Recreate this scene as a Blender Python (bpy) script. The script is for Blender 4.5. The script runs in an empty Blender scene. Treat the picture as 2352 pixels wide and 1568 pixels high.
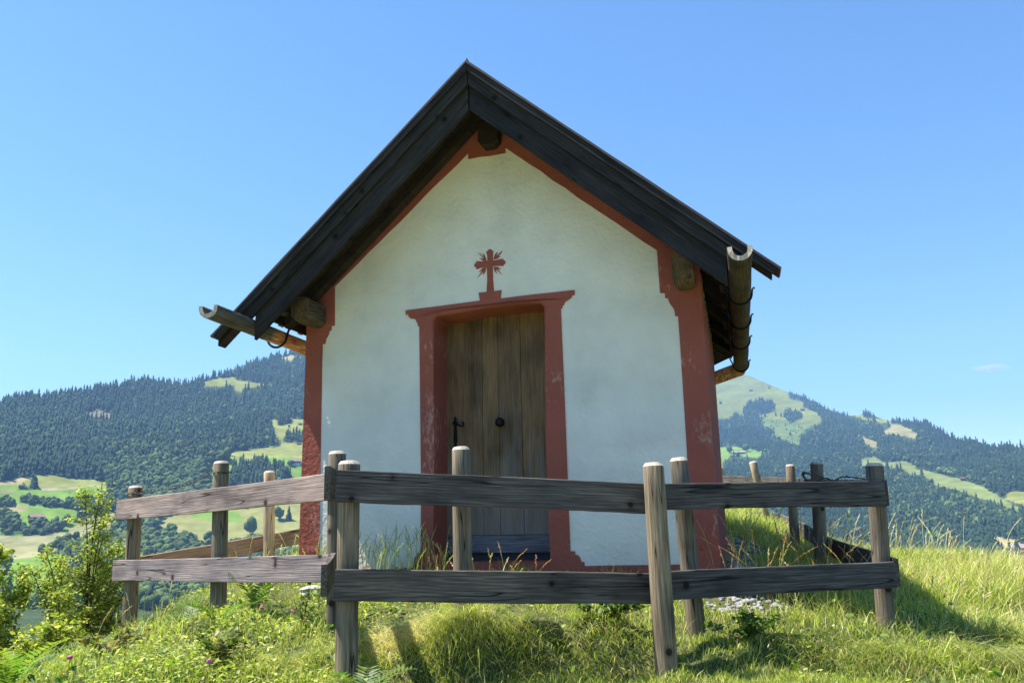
import bpy, bmesh, math, random
import numpy as np
from mathutils import Vector, Matrix
random.seed(7); rng=np.random.default_rng(11)
S=bpy.context.scene; C=S.collection
R=math.radians

# ------------------------------------------------------------------ camera
F=1898.0; CX,CY=1176.0,784.0; P=math.atan(416/F); RL=0.020
cam=bpy.data.cameras.new('camera'); co=bpy.data.objects.new('camera',cam); C.objects.link(co); S.camera=co
cam.sensor_width=36; cam.lens=F/2352*36; cam.clip_start=0.05; cam.clip_end=60000
co.matrix_world=Matrix.Rotation(R(90)+P,4,'X')@Matrix.Rotation(-RL,4,'Z')
def ray(px,py):
    x=px-CX; y=CY-py; c,s=math.cos(RL),math.sin(RL)
    xr=c*x+s*y; yr=-s*x+c*y
    return (xr, F*math.cos(P)-yr*math.sin(P), F*math.sin(P)+yr*math.cos(P))
def az_el(px,py):
    d=ray(px,py); h=math.hypot(d[0],d[1]); return math.atan2(d[0],d[1]), d[2]/h
def proj_np(X,Y,Z):
    f=Y*math.cos(P)+Z*math.sin(P); u=-Y*math.sin(P)+Z*math.cos(P)
    x=F*X/f; y=F*u/f; c,s=math.cos(RL),math.sin(RL)
    return CX+c*x-s*y, CY-(s*x+c*y)
YAW=R(15); ex=Vector((math.cos(YAW),-math.sin(YAW),0)); ey=Vector((math.sin(YAW),math.cos(YAW),0))
ORG=Vector((0,7.0,-.35))-.18*ex          # foot of the chapel front, centre

# ------------------------------------------------------------------ light
SUN_E=R(63); SUN_A=R(-85)    # azimuth from +Y clockwise
sd=Vector((math.sin(SUN_A)*math.cos(SUN_E),math.cos(SUN_A)*math.cos(SUN_E),math.sin(SUN_E)))
w=bpy.data.worlds.new('World'); S.world=w; w.use_nodes=True; nt=w.node_tree
sky=nt.nodes.new('ShaderNodeTexSky'); sky.sky_type='NISHITA'; sky.sun_disc=False
sky.sun_elevation=SUN_E; sky.sun_rotation=SUN_A%(2*math.pi); sky.altitude=900; sky.air_density=1.0; sky.dust_density=.25; sky.ozone_density=1.5
bg=nt.nodes['Background']; hs=nt.nodes.new('ShaderNodeHueSaturation'); hs.inputs['Saturation'].default_value=1.2; hs.inputs['Value'].default_value=1.08; nt.links.new(sky.outputs[0],hs.inputs['Color']); nt.links.new(hs.outputs[0],bg.inputs[0]); bg.inputs[1].default_value=0.10
sl=bpy.data.lights.new('sun','SUN'); so=bpy.data.objects.new('sun',sl); C.objects.link(so)
sl.energy=5.0; sl.angle=R(.5); sl.color=(1,.95,.87)
so.rotation_euler=sd.to_track_quat('Z','Y').to_euler()
S.view_settings.view_transform='Standard'; S.view_settings.look='None'; S.view_settings.gamma=1; S.view_settings.exposure=1.25

# ------------------------------------------------------------------ materials
def mat(name):
    m=bpy.data.materials.new(name); m.use_nodes=True
    return m,m.node_tree,m.node_tree.nodes['Principled BSDF']
def N(nt,t,**k):
    n=nt.nodes.new(t)
    for a,b in k.items():
        if a in n.inputs: n.inputs[a].default_value=b
        else: setattr(n,a,b)
    return n
def ramp(nt,src,stops):
    r=N(nt,'ShaderNodeValToRGB'); e=r.color_ramp.elements
    while len(e)<len(stops): e.new(.5)
    for i,(p,c) in enumerate(stops): e[i].position=p; e[i].color=(*c,1) if len(c)==3 else c
    nt.links.new(src,r.inputs[0]); return r
def mapping(nt,scale,coord='Object',loc=(0,0,0)):
    t=N(nt,'ShaderNodeTexCoord'); m=N(nt,'ShaderNodeMapping'); m.inputs['Scale'].default_value=scale; m.inputs['Location'].default_value=loc
    nt.links.new(t.outputs[coord],m.inputs[0]); return m.outputs[0]
def mix(nt,a,b,f,mode='MIX'):
    m=N(nt,'ShaderNodeMix',data_type='RGBA',blend_type=mode)
    for s,v in((m.inputs[0],f),(m.inputs[6],a),(m.inputs[7],b)):
        if isinstance(v,(int,float)): s.default_value=v
        elif isinstance(v,tuple): s.default_value=(*v,1)
        else: nt.links.new(v,s)
    return m.outputs[2]
def bump(nt,b,h,strength,dist,prev=None):
    n=N(nt,'ShaderNodeBump'); n.inputs['Strength'].default_value=strength; n.inputs['Distance'].default_value=dist
    nt.links.new(h,n.inputs['Height'])
    if prev: nt.links.new(prev,n.inputs['Normal'])
    nt.links.new(n.outputs[0],b.inputs['Normal']); return n.outputs[0]

def wood(name,cols,axis='X',knots=True,rough=.85,warm=None,contrast=1.0,crack=True):
    """weathered wood, grain along an object axis; cols dark, mid, light"""
    m,nt,b=mat(name)
    ax='XYZ'.index(axis)
    oi=N(nt,'ShaderNodeObjectInfo')
    t=N(nt,'ShaderNodeTexCoord')
    add=N(nt,'ShaderNodeVectorMath',operation='MULTIPLY_ADD'); 
    cmb=N(nt,'ShaderNodeCombineXYZ')
    for i in range(3): nt.links.new(oi.outputs['Random'],cmb.inputs[i])
    nt.links.new(cmb.outputs[0],add.inputs[0]); add.inputs[1].default_value=(37,19,53); nt.links.new(t.outputs['Object'],add.inputs[2])
    def mp(along,across):
        s=[across]*3; s[ax]=along
        q=N(nt,'ShaderNodeMapping'); q.inputs['Scale'].default_value=s; nt.links.new(add.outputs[0],q.inputs[0]); return q.outputs[0]
    warp=N(nt,'ShaderNodeTexNoise'); warp.inputs['Scale'].default_value=1; warp.inputs['Detail'].default_value=2; nt.links.new(mp(1.1,5),warp.inputs['Vector'])
    wv=N(nt,'ShaderNodeTexNoise'); wv.inputs['Scale'].default_value=1; wv.inputs['Detail'].default_value=5; wv.inputs['Roughness'].default_value=.65; wv.inputs['Distortion'].default_value=.6; nt.links.new(mp(3.5,130),wv.inputs['Vector'])
    # growth-ring bands
    sx=N(nt,'ShaderNodeSeparateXYZ'); nt.links.new(add.outputs[0],sx.inputs[0]); s0=N(nt,'ShaderNodeMath',operation='MULTIPLY'); nt.links.new(sx.outputs[2 if ax==0 else 0],s0.inputs[0]); s0.inputs[1].default_value=330
    sn=N(nt,'ShaderNodeMath',operation='MULTIPLY_ADD'); nt.links.new(warp.outputs[0],sn.inputs[0]); sn.inputs[1].default_value=38; nt.links.new(s0.outputs[0],sn.inputs[2])
    sn2=N(nt,'ShaderNodeMath',operation='SINE'); nt.links.new(sn.outputs[0],sn2.inputs[0])
    big=N(nt,'ShaderNodeTexNoise'); big.inputs['Scale'].default_value=1; big.inputs['Detail'].default_value=3; nt.links.new(mp(2.3,6),big.inputs['Vector'])
    a=N(nt,'ShaderNodeMath',operation='MULTIPLY_ADD'); nt.links.new(sn2.outputs[0],a.inputs[0]); a.inputs[1].default_value=.04*contrast; nt.links.new(wv.outputs[0],a.inputs[2])
    r=ramp(nt,a.outputs[0],[(.25,cols[0]),(.5,cols[1]),(.75,cols[2])])
    col=mix(nt,r.outputs[0],(0.5,.5,.5),0.0)
    bgc=ramp(nt,big.outputs[0],[(.3,(.55,.55,.57)),(.5,(1,1,1)),(.72,(1.35,1.28,1.2))])
    col=mix(nt,col,bgc.outputs[0],1.0,'MULTIPLY')
    hv=a.outputs[0]
    if knots:
        s=[10.0]*3
        q=N(nt,'ShaderNodeMapping'); q.inputs['Scale'].default_value=s; nt.links.new(add.outputs[0],q.inputs[0])
        vo=N(nt,'ShaderNodeTexVoronoi'); vo.inputs['Scale'].default_value=.5; nt.links.new(q.outputs[0],vo.inputs['Vector'])
        kr=ramp(nt,vo.outputs['Distance'],[(.05,(.12,.10,.09)),(.10,(.22,.19,.17)),(.125,(.75,.7,.66)),(.24,(1,1,1))])
        col=mix(nt,col,kr.outputs[0],1.0,'MULTIPLY')
    if crack:
        cn=N(nt,'ShaderNodeTexNoise'); cn.inputs['Scale'].default_value=1; cn.inputs['Detail'].default_value=1; nt.links.new(mp(.7,16),cn.inputs['Vector'])
        cr=ramp(nt,cn.outputs[0],[(.485,(1,1,1)),(.5,(.08,.07,.06)),(.513,(1,1,1))])
        msk=N(nt,'ShaderNodeTexNoise'); msk.inputs['Scale'].default_value=1; nt.links.new(mp(1.1,5),msk.inputs['Vector'])
        mr=ramp(nt,msk.outputs[0],[(.40,(1,1,1)),(.47,(0,0,0))])
        cc=mix(nt,cr.outputs[0],(1,1,1),mr.outputs[0])
        col=mix(nt,col,cc,1.0,'MULTIPLY')
    # each piece slightly its own tone
    rr=ramp(nt,oi.outputs['Random'],[(0,(.82,.84,.88)),(.5,(1,1,1)),(1,(1.12,1.05,.97))])
    col=mix(nt,col,rr.outputs[0],1.0,'MULTIPLY')
    if warm: col=warm(nt,col,t)
    nt.links.new(col,b.inputs['Base Color']); b.inputs['Roughness'].default_value=rough
    b.inputs['Specular IOR Level'].default_value=.25
    bump(nt,b,hv,.7,.004)
    return m
GREY=[(.032,.028,.025),(.088,.078,.070),(.205,.188,.172)]
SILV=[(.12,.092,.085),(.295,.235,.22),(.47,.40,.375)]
POST=[(.07,.055,.035),(.21,.17,.115),(.38,.31,.22)]
DARK=[(.012,.011,.011),(.026,.024,.024),(.058,.054,.052)]
M_board=wood('weathered_board',GREY,'X')
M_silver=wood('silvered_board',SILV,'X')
M_boardbrown=wood('brown_board',[(.10,.072,.055),(.25,.18,.14),(.40,.31,.25)],'X')
M_post=wood('weathered_post',POST,'Z')
M_postnew=wood('pale_post',[(.28,.2,.13),(.48,.36,.24),(.62,.49,.35)],'Z')
M_barge=wood('dark_barge_wood',DARK,'X',knots=True)
M_soffit=wood('dark_soffit_wood',[(.012,.009,.006),(.03,.022,.015),(.055,.042,.03)],'Y',knots=False)
M_purlin=wood('hewn_beam',[(.04,.026,.014),(.12,.08,.043),(.27,.2,.125)],'Y',knots=False)
M_cut=mat('end_grain'); _m,_nt,_b=M_cut
_n=N(_nt,'ShaderNodeTexNoise'); _n.inputs['Scale'].default_value=60; _nt.links.new(mapping(_nt,(1,1,1)),_n.inputs['Vector'])
_nt.links.new(ramp(_nt,_n.outputs[0],[(.3,(.32,.26,.2)),(.7,(.62,.52,.42))]).outputs[0],_b.inputs['Base Color']); _b.inputs['Roughness'].default_value=.9; M_cut=_m
def gut_warm(nt,col,t):
    sp=N(nt,'ShaderNodeSeparateXYZ'); nt.links.new(t.outputs['Object'],sp.inputs[0])
    no=N(nt,'ShaderNodeTexNoise'); no.inputs['Scale'].default_value=9; nt.links.new(t.outputs['Object'],no.inputs['Vector'])
    a=N(nt,'ShaderNodeMath',operation='MULTIPLY_ADD'); nt.links.new(no.outputs[0],a.inputs[0]); a.inputs[1].default_value=.35; nt.links.new(sp.outputs[1],a.inputs[2])
    r=ramp(nt,a.outputs[0],[(0,(0,0,0)),(1,(1,1,1))]); r.color_ramp.elements[0].position=.0; r.color_ramp.elements[1].position=.12
    sub=N(nt,'ShaderNodeMath',operation='ADD'); nt.links.new(a.outputs[0],sub.inputs[0]); sub.inputs[1].default_value=.12
    nt.links.new(sub.outputs[0],r.inputs[0])
    # patches: resin-orange wood where the eaves keep the rain off, grey where it is bleached
    n2=N(nt,'ShaderNodeTexNoise'); n2.inputs['Scale'].default_value=1; n2.inputs['Detail'].default_value=4
    mp=N(nt,'ShaderNodeMapping'); mp.inputs['Scale'].default_value=(30,5,30); nt.links.new(t.outputs['Object'],mp.inputs[0]); nt.links.new(mp.outputs[0],n2.inputs['Vector'])
    o=ramp(nt,n2.outputs[0],[(.3,(.25,.07,.025)),(.46,(.6,.22,.08)),(.6,(.7,.36,.16)),(.72,(.8,.6,.4))])
    return mix(nt,col,o.outputs[0],r.outputs[0])
M_gutter=wood('gutter_log',[(.045,.038,.032),(.10,.088,.075),(.2,.18,.155)],'Y',knots=False,warm=gut_warm,crack=False,contrast=2)
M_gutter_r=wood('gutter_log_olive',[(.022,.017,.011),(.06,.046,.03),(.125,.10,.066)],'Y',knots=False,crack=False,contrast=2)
def plank_tone(nt,col,t):
    g=N(nt,'ShaderNodeNewGeometry'); r=ramp(nt,g.outputs['Random Per Island'],[(0,(.8,.78,.75)),(.5,(1,1,1)),(1,(1.2,1.15,1.05))])
    col=mix(nt,col,r.outputs[0],1.0,'MULTIPLY')
    n2=N(nt,'ShaderNodeTexNoise'); n2.inputs['Scale'].default_value=1; n2.inputs['Detail'].default_value=5; mp=N(nt,'ShaderNodeMapping'); mp.inputs['Scale'].default_value=(14,14,2.4); nt.links.new(t.outputs['Object'],mp.inputs[0]); nt.links.new(mp.outputs[0],n2.inputs['Vector'])
    sp=N(nt,'ShaderNodeSeparateXYZ'); nt.links.new(t.outputs['Object'],sp.inputs[0])
    # paler grey mixed in towards the foot of the door
    a=N(nt,'ShaderNodeMath',operation='MULTIPLY_ADD'); nt.links.new(sp.outputs[2],a.inputs[0]); a.inputs[1].default_value=-.42; nt.links.new(n2.outputs[0],a.inputs[2])
    f=ramp(nt,a.outputs[0],[(0,(0,0,0)),(.5,(1,1,1))])
    return mix(nt,col,(.26,.235,.20),mix(nt,(0,0,0),f.outputs[0],.75))
M_door=wood('door_wood',[(.11,.058,.024),(.25,.145,.066),(.34,.22,.115)],'Z',knots=False,rough=.7,warm=plank_tone,crack=False)
M_kick=wood('door_foot_wood',[(.07,.07,.08),(.16,.16,.18),(.26,.26,.28)],'X',knots=False)
def simple(name,c,rough=.6,metal=0,nscale=30,var=.25,bs=0,bd=.005):
    m,nt,b=mat(name); n=N(nt,'ShaderNodeTexNoise'); n.inputs['Scale'].default_value=nscale; n.inputs['Detail'].default_value=4
    nt.links.new(mapping(nt,(1,1,1)),n.inputs['Vector'])
    r=ramp(nt,n.outputs[0],[(.3,tuple(x*(1-var) for x in c)),(.7,tuple(x*(1+var) for x in c))])
    nt.links.new(r.outputs[0],b.inputs['Base Color']); b.inputs['Roughness'].default_value=rough; b.inputs['Metallic'].default_value=metal
    if bs: bump(nt,b,n.outputs[0],bs,bd)
    return m
M_iron=simple('black_iron',(.012,.012,.013),.45,.6)
M_flash=simple('brown_roof_flashing',(.09,.06,.05),.5,.3)
M_shingle=simple('wood_shingle',(.1,.085,.075),.9,0,12,.4,.4)
M_stone=simple('pale_stone',(.3,.29,.30),.9,0,14,.25,.6,.01)
M_rock=simple('white_rock',(.5,.46,.41),.9,0,10,.15,.6,.02)
M_cap=simple('cut_top_wood',(.5,.42,.33),.85,0,50,.25,.4,.003)
M_wire=simple('rusty_wire',(.09,.075,.065),.55,.6)

def plaster(name,base,worn=None,spot=None):
    m,nt,b=mat(name)
    v=mapping(nt,(1,1,1))
    n1=N(nt,'ShaderNodeTexNoise'); n1.inputs['Scale'].default_value=2.2; n1.inputs['Detail'].default_value=4; nt.links.new(v,n1.inputs['Vector'])
    c=ramp(nt,n1.outputs[0],[(.3,tuple(x*.88 for x in base)),(.5,base),(.7,tuple(min(1,x*1.08) for x in base))]).outputs[0]
    n2=N(nt,'ShaderNodeTexNoise'); n2.inputs['Scale'].default_value=24; n2.inputs['Detail'].default_value=5; n2.inputs['Roughness'].default_value=.6; nt.links.new(v,n2.inputs['Vector'])
    n3=N(nt,'ShaderNodeTexNoise'); n3.inputs['Scale'].default_value=5; n3.inputs['Detail'].default_value=2; nt.links.new(v,n3.inputs['Vector'])
    if worn:
        n4=N(nt,'ShaderNodeTexNoise'); n4.inputs['Scale'].default_value=1; n4.inputs['Detail'].default_value=8; n4.inputs['Roughness'].default_value=.7; nt.links.new(mapping(nt,(34,34,14)),n4.inputs['Vector'])
        n5=N(nt,'ShaderNodeTexNoise'); n5.inputs['Scale'].default_value=1.7; nt.links.new(v,n5.inputs['Vector'])
        mu=N(nt,'ShaderNodeMath',operation='MULTIPLY'); nt.links.new(n4.outputs[0],mu.inputs[0]); nt.links.new(n5.outputs[0],mu.inputs[1])
        f=ramp(nt,mu.outputs[0],[(.33,(0,0,0)),(.40,(.7,.7,.7))])
        if spot:   # paint rubbed through around (x,y,z) of the jamb
            tc=N(nt,'ShaderNodeTexCoord'); mp_=N(nt,'ShaderNodeMapping'); mp_.inputs['Location'].default_value=(-spot[0]/.16,0,-spot[1]/.75); mp_.inputs['Scale'].default_value=(1/.16,1.2,1/.75)
            nt.links.new(tc.outputs['Object'],mp_.inputs[0]); g_=N(nt,'ShaderNodeTexGradient',gradient_type='SPHERICAL'); nt.links.new(mp_.outputs[0],g_.inputs[0])
            ad=N(nt,'ShaderNodeMath',operation='MULTIPLY_ADD'); nt.links.new(g_.outputs['Fac'],ad.inputs[0]); ad.inputs[1].default_value=spot[2]; nt.links.new(mu.outputs[0],ad.inputs[2]); nt.links.new(ad.outputs[0],f.inputs[0])
        c=mix(nt,c,worn,f.outputs[0])
    nt.links.new(c,b.inputs['Base Color']); b.inputs['Roughness'].default_value=.95; b.inputs['Specular IOR Level'].default_value=.15
    p=bump(nt,b,n3.outputs[0],.4,.03); bump(nt,b,n2.outputs[0],.8,.018,p)
    return m
M_white=plaster('lime_plaster',(.90,.825,.70))
M_red=plaster('red_lime_paint',(.385,.11,.075),(.60,.31,.24))
M_redjamb=plaster('rubbed_red_paint',(.385,.11,.075),(.60,.31,.24),spot=(-.585,1.35,.14))
M_redside=plaster('rubbed_corner_paint',(.385,.11,.075),(.60,.31,.24),spot=(1.80,.9,.085))
M_redclean=plaster('red_trim_paint',(.365,.102,.068))

def leafmat(name,trans=.45,rough=.55,attr=True,col=(.1,.2,.03),spec=.4):
    m,nt,b=mat(name)
    out=nt.nodes['Material Output']
    if attr:
        a=N(nt,'ShaderNodeAttribute'); a.attribute_name='Col'; c=a.outputs['Color']
    else:
        rgb=N(nt,'ShaderNodeRGB'); rgb.outputs[0].default_value=(*col,1); c=rgb.outputs[0]
    nt.links.new(c,b.inputs['Base Color']); b.inputs['Roughness'].default_value=rough; b.inputs['Specular IOR Level'].default_value=spec
    if trans:
        tr=N(nt,'ShaderNodeBsdfTranslucent'); 
        g=N(nt,'ShaderNodeMix',data_type='RGBA',blend_type='MULTIPLY'); g.inputs[0].default_value=1; nt.links.new(c,g.inputs[6]); g.inputs[7].default_value=(1.5,1.7,.7,1)
        nt.links.new(g.outputs[2],tr.inputs[0])
        ms=N(nt,'ShaderNodeMixShader'); ms.inputs[0].default_value=trans
        nt.links.new(b.outputs[0],ms.inputs[1]); nt.links.new(tr.outputs[0],ms.inputs[2]); nt.links.new(ms.outputs[0],out.inputs[0])
    return m
M_grass=leafmat('grass_blades',.4,.42)
M_leaf=leafmat('leaves',.42,.5)
M_tree=leafmat('far_tree_foliage',0,.9,spec=.1)
M_stem=simple('bark_stem',(.09,.065,.045),.9)

# ------------------------------------------------------------------ helpers
def link(o,parent=None):
    C.objects.link(o)
    if parent: o.parent=parent
    return o
def tag(o,label=None,cat=None,group=None,kind=None):
    if label: o['label']=label
    if cat: o['category']=cat
    if group: o['group']=group
    if kind: o['kind']=kind
    return o
def empty(name,loc,rz=0,label=None,cat=None,group=None):
    o=bpy.data.objects.new(name,None); o.location=loc; o.rotation_euler=(0,0,rz); o.empty_display_size=.2
    C.objects.link(o); return tag(o,label,cat,group)
def np_mesh(name,V,faces,mats,parent=None,col=None,smooth=False,mi=None):
    """faces: list of int arrays (n,k)"""
    me=bpy.data.meshes.new(name); V=np.asarray(V,np.float32)
    me.vertices.add(len(V)); me.vertices.foreach_set('co',V.ravel())
    tot=[];st=[];o=0
    loops=np.concatenate([f.ravel() for f in faces]).astype(np.int32)
    for f in faces:
        n,k=f.shape; st.append(o+np.arange(n)*k); tot.append(np.full(n,k)); o+=n*k
    st=np.concatenate(st).astype(np.int32); tot=np.concatenate(tot).astype(np.int32)
    me.loops.add(len(loops)); me.loops.foreach_set('vertex_index',loops)
    me.polygons.add(len(st)); me.polygons.foreach_set('loop_start',st); me.polygons.foreach_set('loop_total',tot)
    if mi is not None: me.polygons.foreach_set('material_index',np.asarray(mi,np.int32))
    me.update(calc_edges=True); me.validate()
    if smooth: me.polygons.foreach_set('use_smooth',np.ones(len(st),bool))
    if col is not None:
        a=me.color_attributes.new('Col','FLOAT_COLOR','POINT'); c=np.ones((len(V),4),np.float32); c[:,:3]=col; a.data.foreach_set('color',c.ravel())
    for m in (mats if isinstance(mats,(list,tuple)) else [mats]): me.materials.append(m)
    ob=bpy.data.objects.new(name,me); return link(ob,parent)
def bm_obj(name,bm,m,parent=None,smooth=False,mw=None):
    bmesh.ops.recalc_face_normals(bm,faces=bm.faces[:])
    me=bpy.data.meshes.new(name); bm.to_mesh(me); bm.free()
    for q in (m if isinstance(m,(list,tuple)) else [m]): me.materials.append(q)
    if smooth:
        for p in me.polygons: p.use_smooth=True
    ob=bpy.data.objects.new(name,me); link(ob,parent)
    if mw is not None: ob.matrix_local=mw
    return ob
def add_prism(bm,poly,y0,y1,mi=0):
    """poly in x,z; extruded along y"""
    a=[bm.verts.new((x,y0,z)) for x,z in poly]; b=[bm.verts.new((x,y1,z)) for x,z in poly]
    n=len(poly)
    if n>4:
        from mathutils.geometry import tessellate_polygon
        fs=[]
        for t in tessellate_polygon([[Vector((x,z,0)) for x,z in poly]]):
            fs.append(bm.faces.new([a[i] for i in t])); fs.append(bm.faces.new([b[i] for i in t][::-1]))
    else: fs=[bm.faces.new(a),bm.faces.new(b[::-1])]
    for i in range(n): fs.append(bm.faces.new((a[i],b[i],b[(i+1)%n],a[(i+1)%n])))
    for f in fs: f.material_index=mi
    return a,b,fs
def add_box(bm,x0,x1,y0,y1,z0,z1,mi=0):
    return add_prism(bm,[(x0,z0),(x1,z0),(x1,z1),(x0,z1)],y0,y1,mi)
def add_tube(bm,pts,r,seg=10,cap=True,squash=None):
    pts=[Vector(p) for p in pts]; n=len(pts); rs=r if isinstance(r,(list,tuple)) else [r]*n
    rings=[]; up=None
    for i,p in enumerate(pts):
        t=(pts[min(i+1,n-1)]-pts[max(i-1,0)]).normalized()
        if up is None: up=Vector((0,0,1)) if abs(t.z)<.9 else Vector((1,0,0))
        u=t.cross(up).normalized(); v=u.cross(t).normalized(); up=v
        rings.append([bm.verts.new(p+(u*math.cos(a)+v*math.sin(a))*rs[i]) for a in (2*math.pi*k/seg for k in range(seg))])
    for i in range(n-1):
        for k in range(seg): bm.faces.new((rings[i][k],rings[i][(k+1)%seg],rings[i+1][(k+1)%seg],rings[i+1][k]))
    if cap: bm.faces.new(rings[0][::-1]); bm.faces.new(rings[-1])
    return rings
def bevel_all(bm,w,seg=2,ang=30):
    es=[e for e in bm.edges if len(e.link_faces)==2 and e.calc_face_angle(0)>R(ang)]
    bmesh.ops.bevel(bm,geom=es,offset=w,segments=seg,affect='EDGES',profile=.6)

# ------------------------------------------------------------------ near ground (thin-plate spline through surveyed points)
CP=[(-.95,4.7,-.86),(.82,4.9,-.83),(-.33,5.35,-.62),(1.06,5.5,-.70),(-1.2,5.65,-.70),(2.46,5.8,-.74),(-3.4,7.6,-.9),(-2.2,6.5,-.66),
(-2.75,9.4,-.45),(3.05,8.3,-.50),(3.5,10.6,-.42),(3.8,13,-.12),(4.0,15.5,.2),(1.56,6.5,-.50),(-.2,6.9,-.45),(.8,6.6,-.47),(-1.9,7.4,-.50),(3.0,12,.0),(2.4,9,-.42),
(-2.9,5,-.86),(-3.9,6.3,-1.25),(-2.2,4.2,-.95),(0,4.1,-1.0),(2.0,4.3,-1.02),(3.2,4.6,-1.02),(4.2,6.6,-.95),
(5.4,9,-.62),(4.6,10.2,-.56),(6,6,-1.2),(5,4,-1.45),(3.7,7.2,-.72),(3,3,-1.35),(0,3,-1.25),(0,0,-1.65),(-3,3,-1.4),
(-5.2,7,-2.1),(-5,9.5,-2.4),(-5,4,-1.9),(-4.5,12,-2.0),(-8,16,-5.5),(-9,8,-5),(-12,3,-7),(0,14,-.25),(1,18,-.1),(3.4,20,.0),(0,30,-4),
(6.2,10.5,-1.3),(8,16,-2.6),(10,10,-3.2),(7.4,8,-1.6),(9,4,-3),(0,-5,-3.2),(8,-2,-4),(-8,-2,-4.5),(25,8,-12),(-25,5,-16),(18,25,-10),(-18,25,-15),(0,-25,-10),(20,-15,-10),(-20,-15,-11),(0,38,-14)]
def vnoise(X,Y,s,seed):
    g=np.random.default_rng(seed).random((64,64)); x=X*s; y=Y*s
    xi=np.floor(x).astype(int); yi=np.floor(y).astype(int); fx=x-xi; fy=y-yi; fx=fx*fx*(3-2*fx); fy=fy*fy*(3-2*fy)
    a=g[xi%64,yi%64]; b=g[(xi+1)%64,yi%64]; c=g[xi%64,(yi+1)%64]; d=g[(xi+1)%64,(yi+1)%64]
    return (a*(1-fx)+b*fx)*(1-fy)+(c*(1-fx)+d*fx)*fy-.5
def extras(X,Y):
    X=np.asarray(X,float); Y=np.asarray(Y,float); z=np.zeros(X.shape)
    yb=5.03+.10*np.sin(X*3.1)+.05*np.sin(X*7.3)                       # little turf bank below the fence
    win=np.exp(-((X-.05)/.75)**4)
    z=z+win*.14*np.tanh((Y-yb)/.07)*np.exp(-((Y-yb)/.6)**2)
    z=z-.09*np.exp(-((X-.42)/.34)**4-((Y-4.97)/.08)**2)-.10*np.exp(-((X+.62)/.13)**4-((Y-4.92)/.16)**2)-.07*np.exp(-((X-1.95)/.5)**4-((Y-4.95)/.12)**2)
    win2=np.exp(-((X-1.75)/.8)**4); yb2=5.02+.06*np.sin(X*5)
    z=z+win2*.05*np.tanh((Y-yb2)/.08)*np.exp(-((Y-yb2)/.5)**2)
    near=np.exp(-((X**2+(Y-6)**2)/400.0))
    z=z+near*(vnoise(X,Y,1.3,1)*.10+vnoise(X,Y,3.7,2)*.07+vnoise(X,Y,9,3)*.045)
    return z
cp=np.array(CP)
def U(d2): return np.where(d2>1e-9,d2*np.log(np.maximum(d2,1e-9))*.5,0)
K=U(((cp[:,None,:2]-cp[None,:,:2])**2).sum(-1))+np.eye(len(cp))*.004
Pm=np.c_[np.ones(len(cp)),cp[:,:2]]; A=np.block([[K,Pm],[Pm.T,np.zeros((3,3))]])
wt=np.linalg.solve(A,np.r_[cp[:,2]-extras(cp[:,0],cp[:,1]),0,0,0])
def ground(X,Y):
    X=np.asarray(X,float); Y=np.asarray(Y,float); sh=X.shape; x=X.ravel(); y=Y.ravel()
    z=np.empty(len(x))
    for i in range(0,len(x),20000):
        xs=x[i:i+20000]; ys=y[i:i+20000]
        z[i:i+20000]=U((xs[:,None]-cp[:,0])**2+(ys[:,None]-cp[:,1])**2)@wt[:len(cp)]+wt[-3]+wt[-2]*xs+wt[-1]*ys
    return z.reshape(sh)+extras(X,Y)
def gz(x,y): return float(ground(np.array([x]),np.array([y]))[0])
rr=np.r_[np.linspace(0,2.5,10),np.linspace(2.7,14,150),np.linspace(14.6,42,40)]
aa=np.linspace(0,2*np.pi,420,endpoint=False)
GX=rr[:,None]*np.sin(aa); GY=rr[:,None]*np.cos(aa); GZ=ground(GX,GY)
nr,na=GX.shape; idx=np.arange(nr*na).reshape(nr,na)
q=np.stack([idx[:-1],np.roll(idx,-1,1)[:-1],np.roll(idx,-1,1)[1:],idx[1:]],-1).reshape(-1,4)
m,nt,b=mat('turf_soil'); v=mapping(nt,(1,1,1))
n=N(nt,'ShaderNodeTexNoise'); n.inputs['Scale'].default_value=7; n.inputs['Detail'].default_value=8; nt.links.new(v,n.inputs['Vector'])
thatch=ramp(nt,n.outputs[0],[(.3,(.03,.036,.010)),(.5,(.06,.075,.018)),(.7,(.12,.11,.04))]).outputs[0]
sod=ramp(nt,n.outputs[0],[(.3,(.16,.22,.035)),(.5,(.25,.31,.05)),(.7,(.38,.38,.12))]).outputs[0]
bounce_path=ramp(nt,n.outputs[0],[(.3,(.40,.35,.27)),(.5,(.52,.47,.38)),(.7,(.62,.58,.5))]).outputs[0]  # pale path band out of view, added to bounce warm light onto the wall
at_=N(nt,'ShaderNodeAttribute'); at_.attribute_name='Col'; sp_=N(nt,'ShaderNodeSeparateColor'); nt.links.new(at_.outputs['Color'],sp_.inputs[0])
nt.links.new(mix(nt,mix(nt,thatch,sod,sp_.outputs[0]),bounce_path,sp_.outputs[1]),b.inputs['Base Color']); b.inputs['Roughness'].default_value=1
bump(nt,b,n.outputs[0],.8,.05)
def sm(a,b,x): t=np.clip((x-a)/(b-a),0,1); return t*t*(3-2*t)
inview=sm(3.3,3.7,GY)*(1-sm(11.5,13,GY))*(1-sm(6.5,7.5,np.abs(GX)))
bounce_pth=sm(3.45,3.1,GY+.25*np.sin(GX*.8))*sm(.6,1.0,GY+.2*np.sin(GX*1.1))*(1-sm(11,14,np.abs(GX)))
gcol=np.stack([(1-inview).ravel(),bounce_pth.ravel(),np.zeros(GX.size)],-1)
tag(np_mesh('ground',np.stack([GX,GY,GZ],-1).reshape(-1,3)[:,:],[q],m,smooth=True,col=gcol),kind='structure')

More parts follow.
